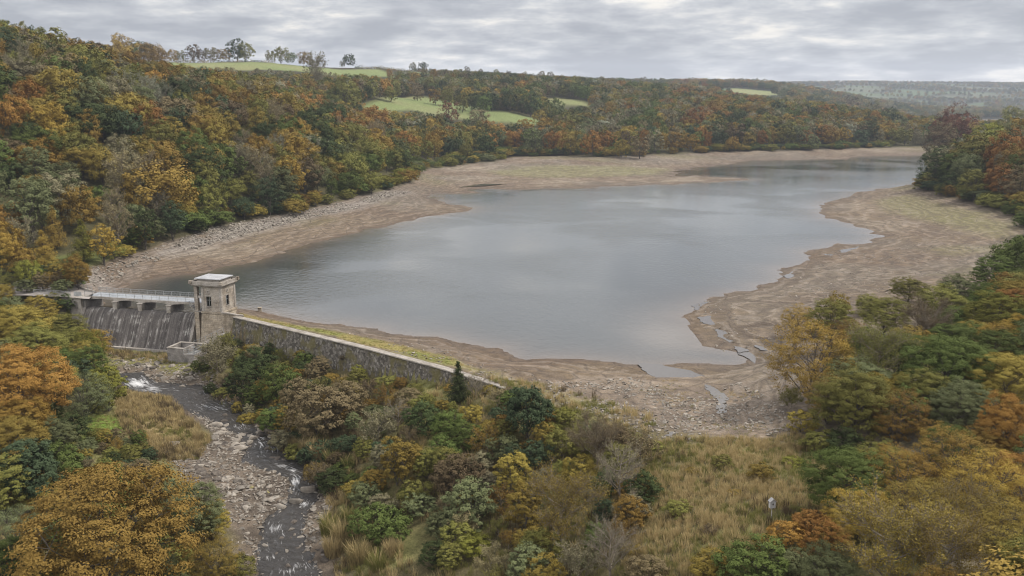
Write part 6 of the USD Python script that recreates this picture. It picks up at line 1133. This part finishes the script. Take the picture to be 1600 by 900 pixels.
n1 = stones('river_cobbles', GRAVEL_BAR, 9.0, .08, .5, 'river_rock', 'loose brown cobbles covering the gravel bar beside the stream', extra=lambda p: (sdist(river_poly, p[:, 0], p[:, 1]) < .6) & clump(4, .30, 81)(p))
n2 = stones('spillway_rubble', pix_poly([(165,556),(262,560),(340,572),(350,600),(250,606),(180,590)], -6.6), 3.0, .12, .6, 'river_rock', 'broken brown rock strewn between the spillway apron and cascade', extra=lambda p: sdist(river_poly, p[:, 0], p[:, 1]) < .4)
n3 = stones('foreshore_rubble', [RUBBLE, EMBANK2], 7.0, .07, .5, 'shore_rock', 'pale broken stones scattered over the dry near shore', extra=clump(9, .36, 83), power=3)
n4 = stones('shore_riprap', RIPRAP, 2.6, .14, 1.0, 'shore_rock', 'grey tumbled stones covering the steep shore beyond the bridge', extra=clump(14, .34, 84), power=2.5)
mudb = [pix_poly([(1080,470),(1190,448),(1250,420),(1300,390),(1400,372),(1600,385),(1600,440),(1450,450),(1300,490),(1240,520),(1210,600),(1130,560),(1090,510)], .8), pix_poly([(520,515),(640,530),(760,556),(870,580),(1000,585),(900,610),(780,585),(680,560)], .8)]
n5 = stones('mud_stones', mudb, 1.1, .06, .4, 'shore_rock', 'scattered small stones lying on the drying mud', extra=clump(10, .42, 85), power=3)
# ------------------------------------------------------------------ grasses
def tuft_mat(n, a, b):
    mat(n, {'g': ('geometry', {}), 'o': ('object_info', {}), 'f': ('math', {'math_type': 'multiply_add', 'value2': .6}), 'h': ('math', {'math_type': 'multiply', 'value2': .5}), 'm': ('mix_color', {'a': a, 'b': b}), 'p': ('principled_bsdf', {'roughness': .8, 'specular_ior_level': .05}), 't': ('translucent_bsdf', {}), 'x': ('mix_closure', {'fac': .3})},
        [('g.random_per_island', 'f.value1'), ('o.random', 'h.value1'), ('h.value', 'f.value3'), ('f.value', 'm.fac'), ('m.result', 'p.base_color'), ('m.result', 't.color'), ('p.BSDF', 'x.closure1'), ('t.BSDF', 'x.closure2')], surface='x.closure')
tuft_mat('straw_grass', (.42, .325, .165), (.29, .225, .095)); tuft_mat('green_grass', (.17, .17, .05), (.27, .235, .085)); tuft_mat('reed_straw', (.34, .26, .14), (.22, .19, .07)); tuft_mat('dead_weed', (.13, .095, .055), (.08, .06, .035))
def tuft(seed, n=34, h=.8, spread=.3, lean=.5, w=.035, bend=.6):
    r = np.random.default_rng(seed); az = r.uniform(0, 6.283, n); rad = spread * np.sqrt(r.uniform(size=n)); b = np.stack([rad * np.cos(az), rad * np.sin(az), np.full(n, -.05)], -1); a2 = az + r.normal(size=n) * .7
    out = np.stack([np.cos(a2), np.sin(a2), 0 * a2], -1); hh = h * r.uniform(.5, 1.15, n); ln = lean * r.uniform(.2, 1.0, n); side = np.stack([-np.sin(a2 + r.normal(size=n)), np.cos(a2), 0 * a2], -1) * w / 2
    m = b + out * (hh * ln * .35)[:, None] + np.array([0, 0, 1]) * (hh * .6)[:, None]; t = b + out * (hh * ln * (.6 + bend * .5))[:, None] + np.array([0, 0, 1]) * (hh * (1 - .25 * bend * ln))[:, None]
    v = np.stack([b - side, b + side, m + side * .8, m - side * .8, t + side * .25, t - side * .25], 1).reshape(-1, 3); k = np.arange(n)[:, None] * 6
    return v, np.vstack([k + [0, 1, 2, 3], k + [3, 2, 4, 5]])
def grass(name, pts, kinds, hr, label, cat='grass'):
    z = ground(pts[:, 0], pts[:, 1]); s = R_.uniform(*hr, len(pts))
    mk = lambda k: (lambda path: polymesh(path, *tuft(300 + k, **kinds[k][1]), kinds[k][0]))
    wts = np.array([q[2] for q in kinds], float)[None, :] * np.stack([np.exp(11 * (fbm2(pts[:, 0], pts[:, 1], 6.0, 200 + 7 * k, 3) - .5)) for k in range(len(kinds))], -1); wts = np.cumsum(wts / wts.sum(1, keepdims=True), 1)
    s = s * (.6 + .8 * fbm2(pts[:, 0], pts[:, 1], 4.0, 260, 3)); ks = np.minimum((R_.uniform(size=(len(pts), 1)) > wts).sum(1), len(kinds) - 1); instancer(name, [mk(k) for k in range(len(kinds))], ks, np.column_stack([pts, z]), [quat_z(R_.uniform(0, 6.28)) for _ in pts], np.column_stack([s, s, s * R_.uniform(.8, 1.2, len(s))]), label, cat); return len(pts)
def scatter(P, dens, noise_=None):
    b = P.bounds; n = int((b[2] - b[0]) * (b[3] - b[1]) * dens); c = np.stack([R_.uniform(b[0], b[2], n), R_.uniform(b[1], b[3], n)], -1); c = c[inside(P, c[:, 0], c[:, 1])]
    return c if noise_ is None else c[noise_(c)]
STRAW, GREENT, DEAD = dict(n=30, h=.8, spread=.34, lean=.55), dict(n=34, h=.5, spread=.36, lean=.6), dict(n=22, h=.95, spread=.3, lean=.4, w=.03)
mp_ = scatter(MEADOW.buffer(2), 6.5)
g1 = grass('meadow_grass', mp_, [('straw_grass', STRAW, 5), ('green_grass', GREENT, 4), ('dead_weed', DEAD, .5), ('straw_grass', dict(n=26, h=1.1, spread=.25, lean=.5), 1.2), ('green_grass', dict(n=40, h=.7, spread=.5, lean=.9), 1)], (.45, 1.05), 'rough tussocky straw and green grass of the meadow')
g2 = grass('bank_grass', scatter(LEFT_BANK_GRASS.buffer(1), 6.0), [('straw_grass', STRAW, 6), ('green_grass', GREENT, 2), ('dead_weed', DEAD, 2)], (.6, 1.2), 'bleached rough grass covering the left bank above the gravel')
g3 = grass('waterside_grass', np.vstack([scatter(WEED, 3.0, lambda c: (sdist(river_poly, c[:, 0], c[:, 1]) < -1.5)), scatter(SCRUB, 1.4), scatter(LOW_LEFT, 2.0, lambda c: ~inside(GREEN_LAWN, c[:, 0], c[:, 1])), scatter(APRON, 2.0)]), [('straw_grass', STRAW, 3), ('green_grass', GREENT, 5), ('dead_weed', DEAD, 2)], (.6, 1.4), 'mixed rough grass and weeds between the bushes')
g4 = grass('embankment_turf', np.vstack([scatter(EMBANK, 3.0), scatter(EMBANK2, 3.0, clump(7, .42, 95)), scatter(RUBBLE, 1.6, clump(8, .48, 96)), scatter(GREEN_LAWN, 8.0)]), [('green_grass', dict(n=22, h=.22, spread=.3, lean=.9), 3), ('straw_grass', dict(n=20, h=.25, spread=.3, lean=.9), 2)], (.6, 1.1), 'short grass along the embankment top and the little lawn')
# tall reed clumps on the river bank, each a thing of its own
for k in range(3):
    v, f = tuft(400 + k, n=420, h=2.6, spread=1.0, lean=.42, w=.05, bend=.8); pth = f'/World/Prototypes/reeds_{k}'; UsdGeom.Xform.Define(stage, pth); polymesh(pth + '/blades', v, f, ('reed_straw', 'reed_straw', 'green_grass')[k])
    v, f = tuft(410 + k, n=60, h=2.9, spread=.8, lean=.5, w=.10, bend=1.0); polymesh(pth + '/seed_stems', v, f, 'straw_grass')
for x, y, s_, k, lab in [(480,712,1.0,0,'tall straw reed clump leaning over stream below the brown bush'),(500,722,1.1,1,'tallest straw reed clump by the stream bend'),(520,728,.9,2,'greenish reed clump behind the straw clumps at the stream bend'),(545,735,.8,2,'short greenish reed clump among bushes above the stream bend'),(515,835,1.0,2,'green reed clump on the right bank opposite lower rapids'),(535,850,1.1,0,'straw reed clump on the lower right bank beside green reeds'),(520,868,.9,1,'pale reed clump overhanging the lower stream'),(560,880,1.0,0,'broad straw reed clump at the bottom edge right of the stream'),(590,890,.8,2,'green reed clump at the bottom edge before low bushes'),(610,868,.7,1,'small pale reed clump below the low green bushes'),(545,815,.7,2,'small green reed clump beside the round grey bush'),(310,690,.7,1,'straw grass clump at tip of the left bank'),(296,668,.6,0,'short straw grass clump on the left bank slope'),(455,700,.6,0,'small reed clump at the foot of the brown bush')]:
    p = march(x, y); t = UsdGeom.Xform.Define(stage, path_of(None, 'reed_clump')); t.AddTranslateOp().Set(Gf.Vec3d(*map(float, p))); t.AddRotateZOp().Set(float(R_.uniform(0, 360))); t.AddScaleOp().Set(Gf.Vec3f(s_)); t.GetPrim().GetReferences().AddInternalReference(f'/World/Prototypes/reeds_{k}'); t.GetPrim().SetInstanceable(True)
    tag(t, lab, 'reeds', 'reed clumps on the river banks')
# ------------------------------------------------------------------ hedges across the pastures
def hedge(pts, h, w, label, colours=('olive', 'dark', 'amber'), seg=5.0):
    W = []
    for x, y in pts:
        p = march(x, y)
        while p is None: y += 1; p = march(x, y)
        W.append(p)
    W = np.array(W); L = np.concatenate([[0], np.cumsum(np.linalg.norm(np.diff(W[:, :2], axis=0), axis=1))]); n = max(3, int(L[-1] / seg)); t_ = thing('hedge', label, 'hedge'); r = np.random.default_rng(zlib.crc32(label.encode())); q = {c: ([], []) for c in colours}
    for t in (np.arange(n) + .5) / n * L[-1]:
        x, y = np.interp(t, L, W[:, 0]), np.interp(t, L, W[:, 1]); z = float(ground(x, y)); hh = h * r.uniform(.6, 1.4); m = 46; d = rand_dir(r, m); c = r.choice(colours); q[c][0].append(np.array([x, y, z + hh * .45]) + d * [seg * .75, w * .6, hh * .6] * r.uniform(.7, 1.05, (m, 1))); q[c][1].append(unit(d + [0, 0, .5] + rand_dir(r, m) * .5))
    for c, (P, N) in q.items():
        if P: v, f = leaves(r, np.vstack(P), np.vstack(N), r.uniform(.7, 1.4, sum(map(len, P))) * .95); polymesh(path_of(t_, 'foliage'), v, f, 'leaf_' + c)
hedge([(555,97),(590,104),(620,113),(650,121),(690,128)], 4.5, 4, 'dark hedge descending from the hilltop tree past the upper pasture')
hedge([(235,97),(300,97),(360,97),(430,98)], 3.0, 4, 'long thin hedge along the skyline of the upper pasture')
hedge([(560,99),(600,100),(650,104)], 2.5, 3, 'short skyline hedge right of the lone hilltop tree')
hedge([(686,152),(720,160),(760,168),(800,174),(850,180)], 5.0, 5, 'thick hedge along the upper edge of the middle pasture')
# ------------------------------------------------------------------ air
mat('haze_look', {'v': ('principled_volume', {'color': (.80, .87, 1.0), 'density': .00007, 'anisotropy': .2})}, [], volume='v.volume')
hz = usdkit.mesh(stage, '/World/haze', bx(-2900, 4000, -40, 7300, -18, 330), M['haze_look']); tag(hz, kind='stuff')
print('stones', n1, n2, n3, n4, n5, 'grass', g1, g2, g3, g4, 'boulders', len(BOULDERS))
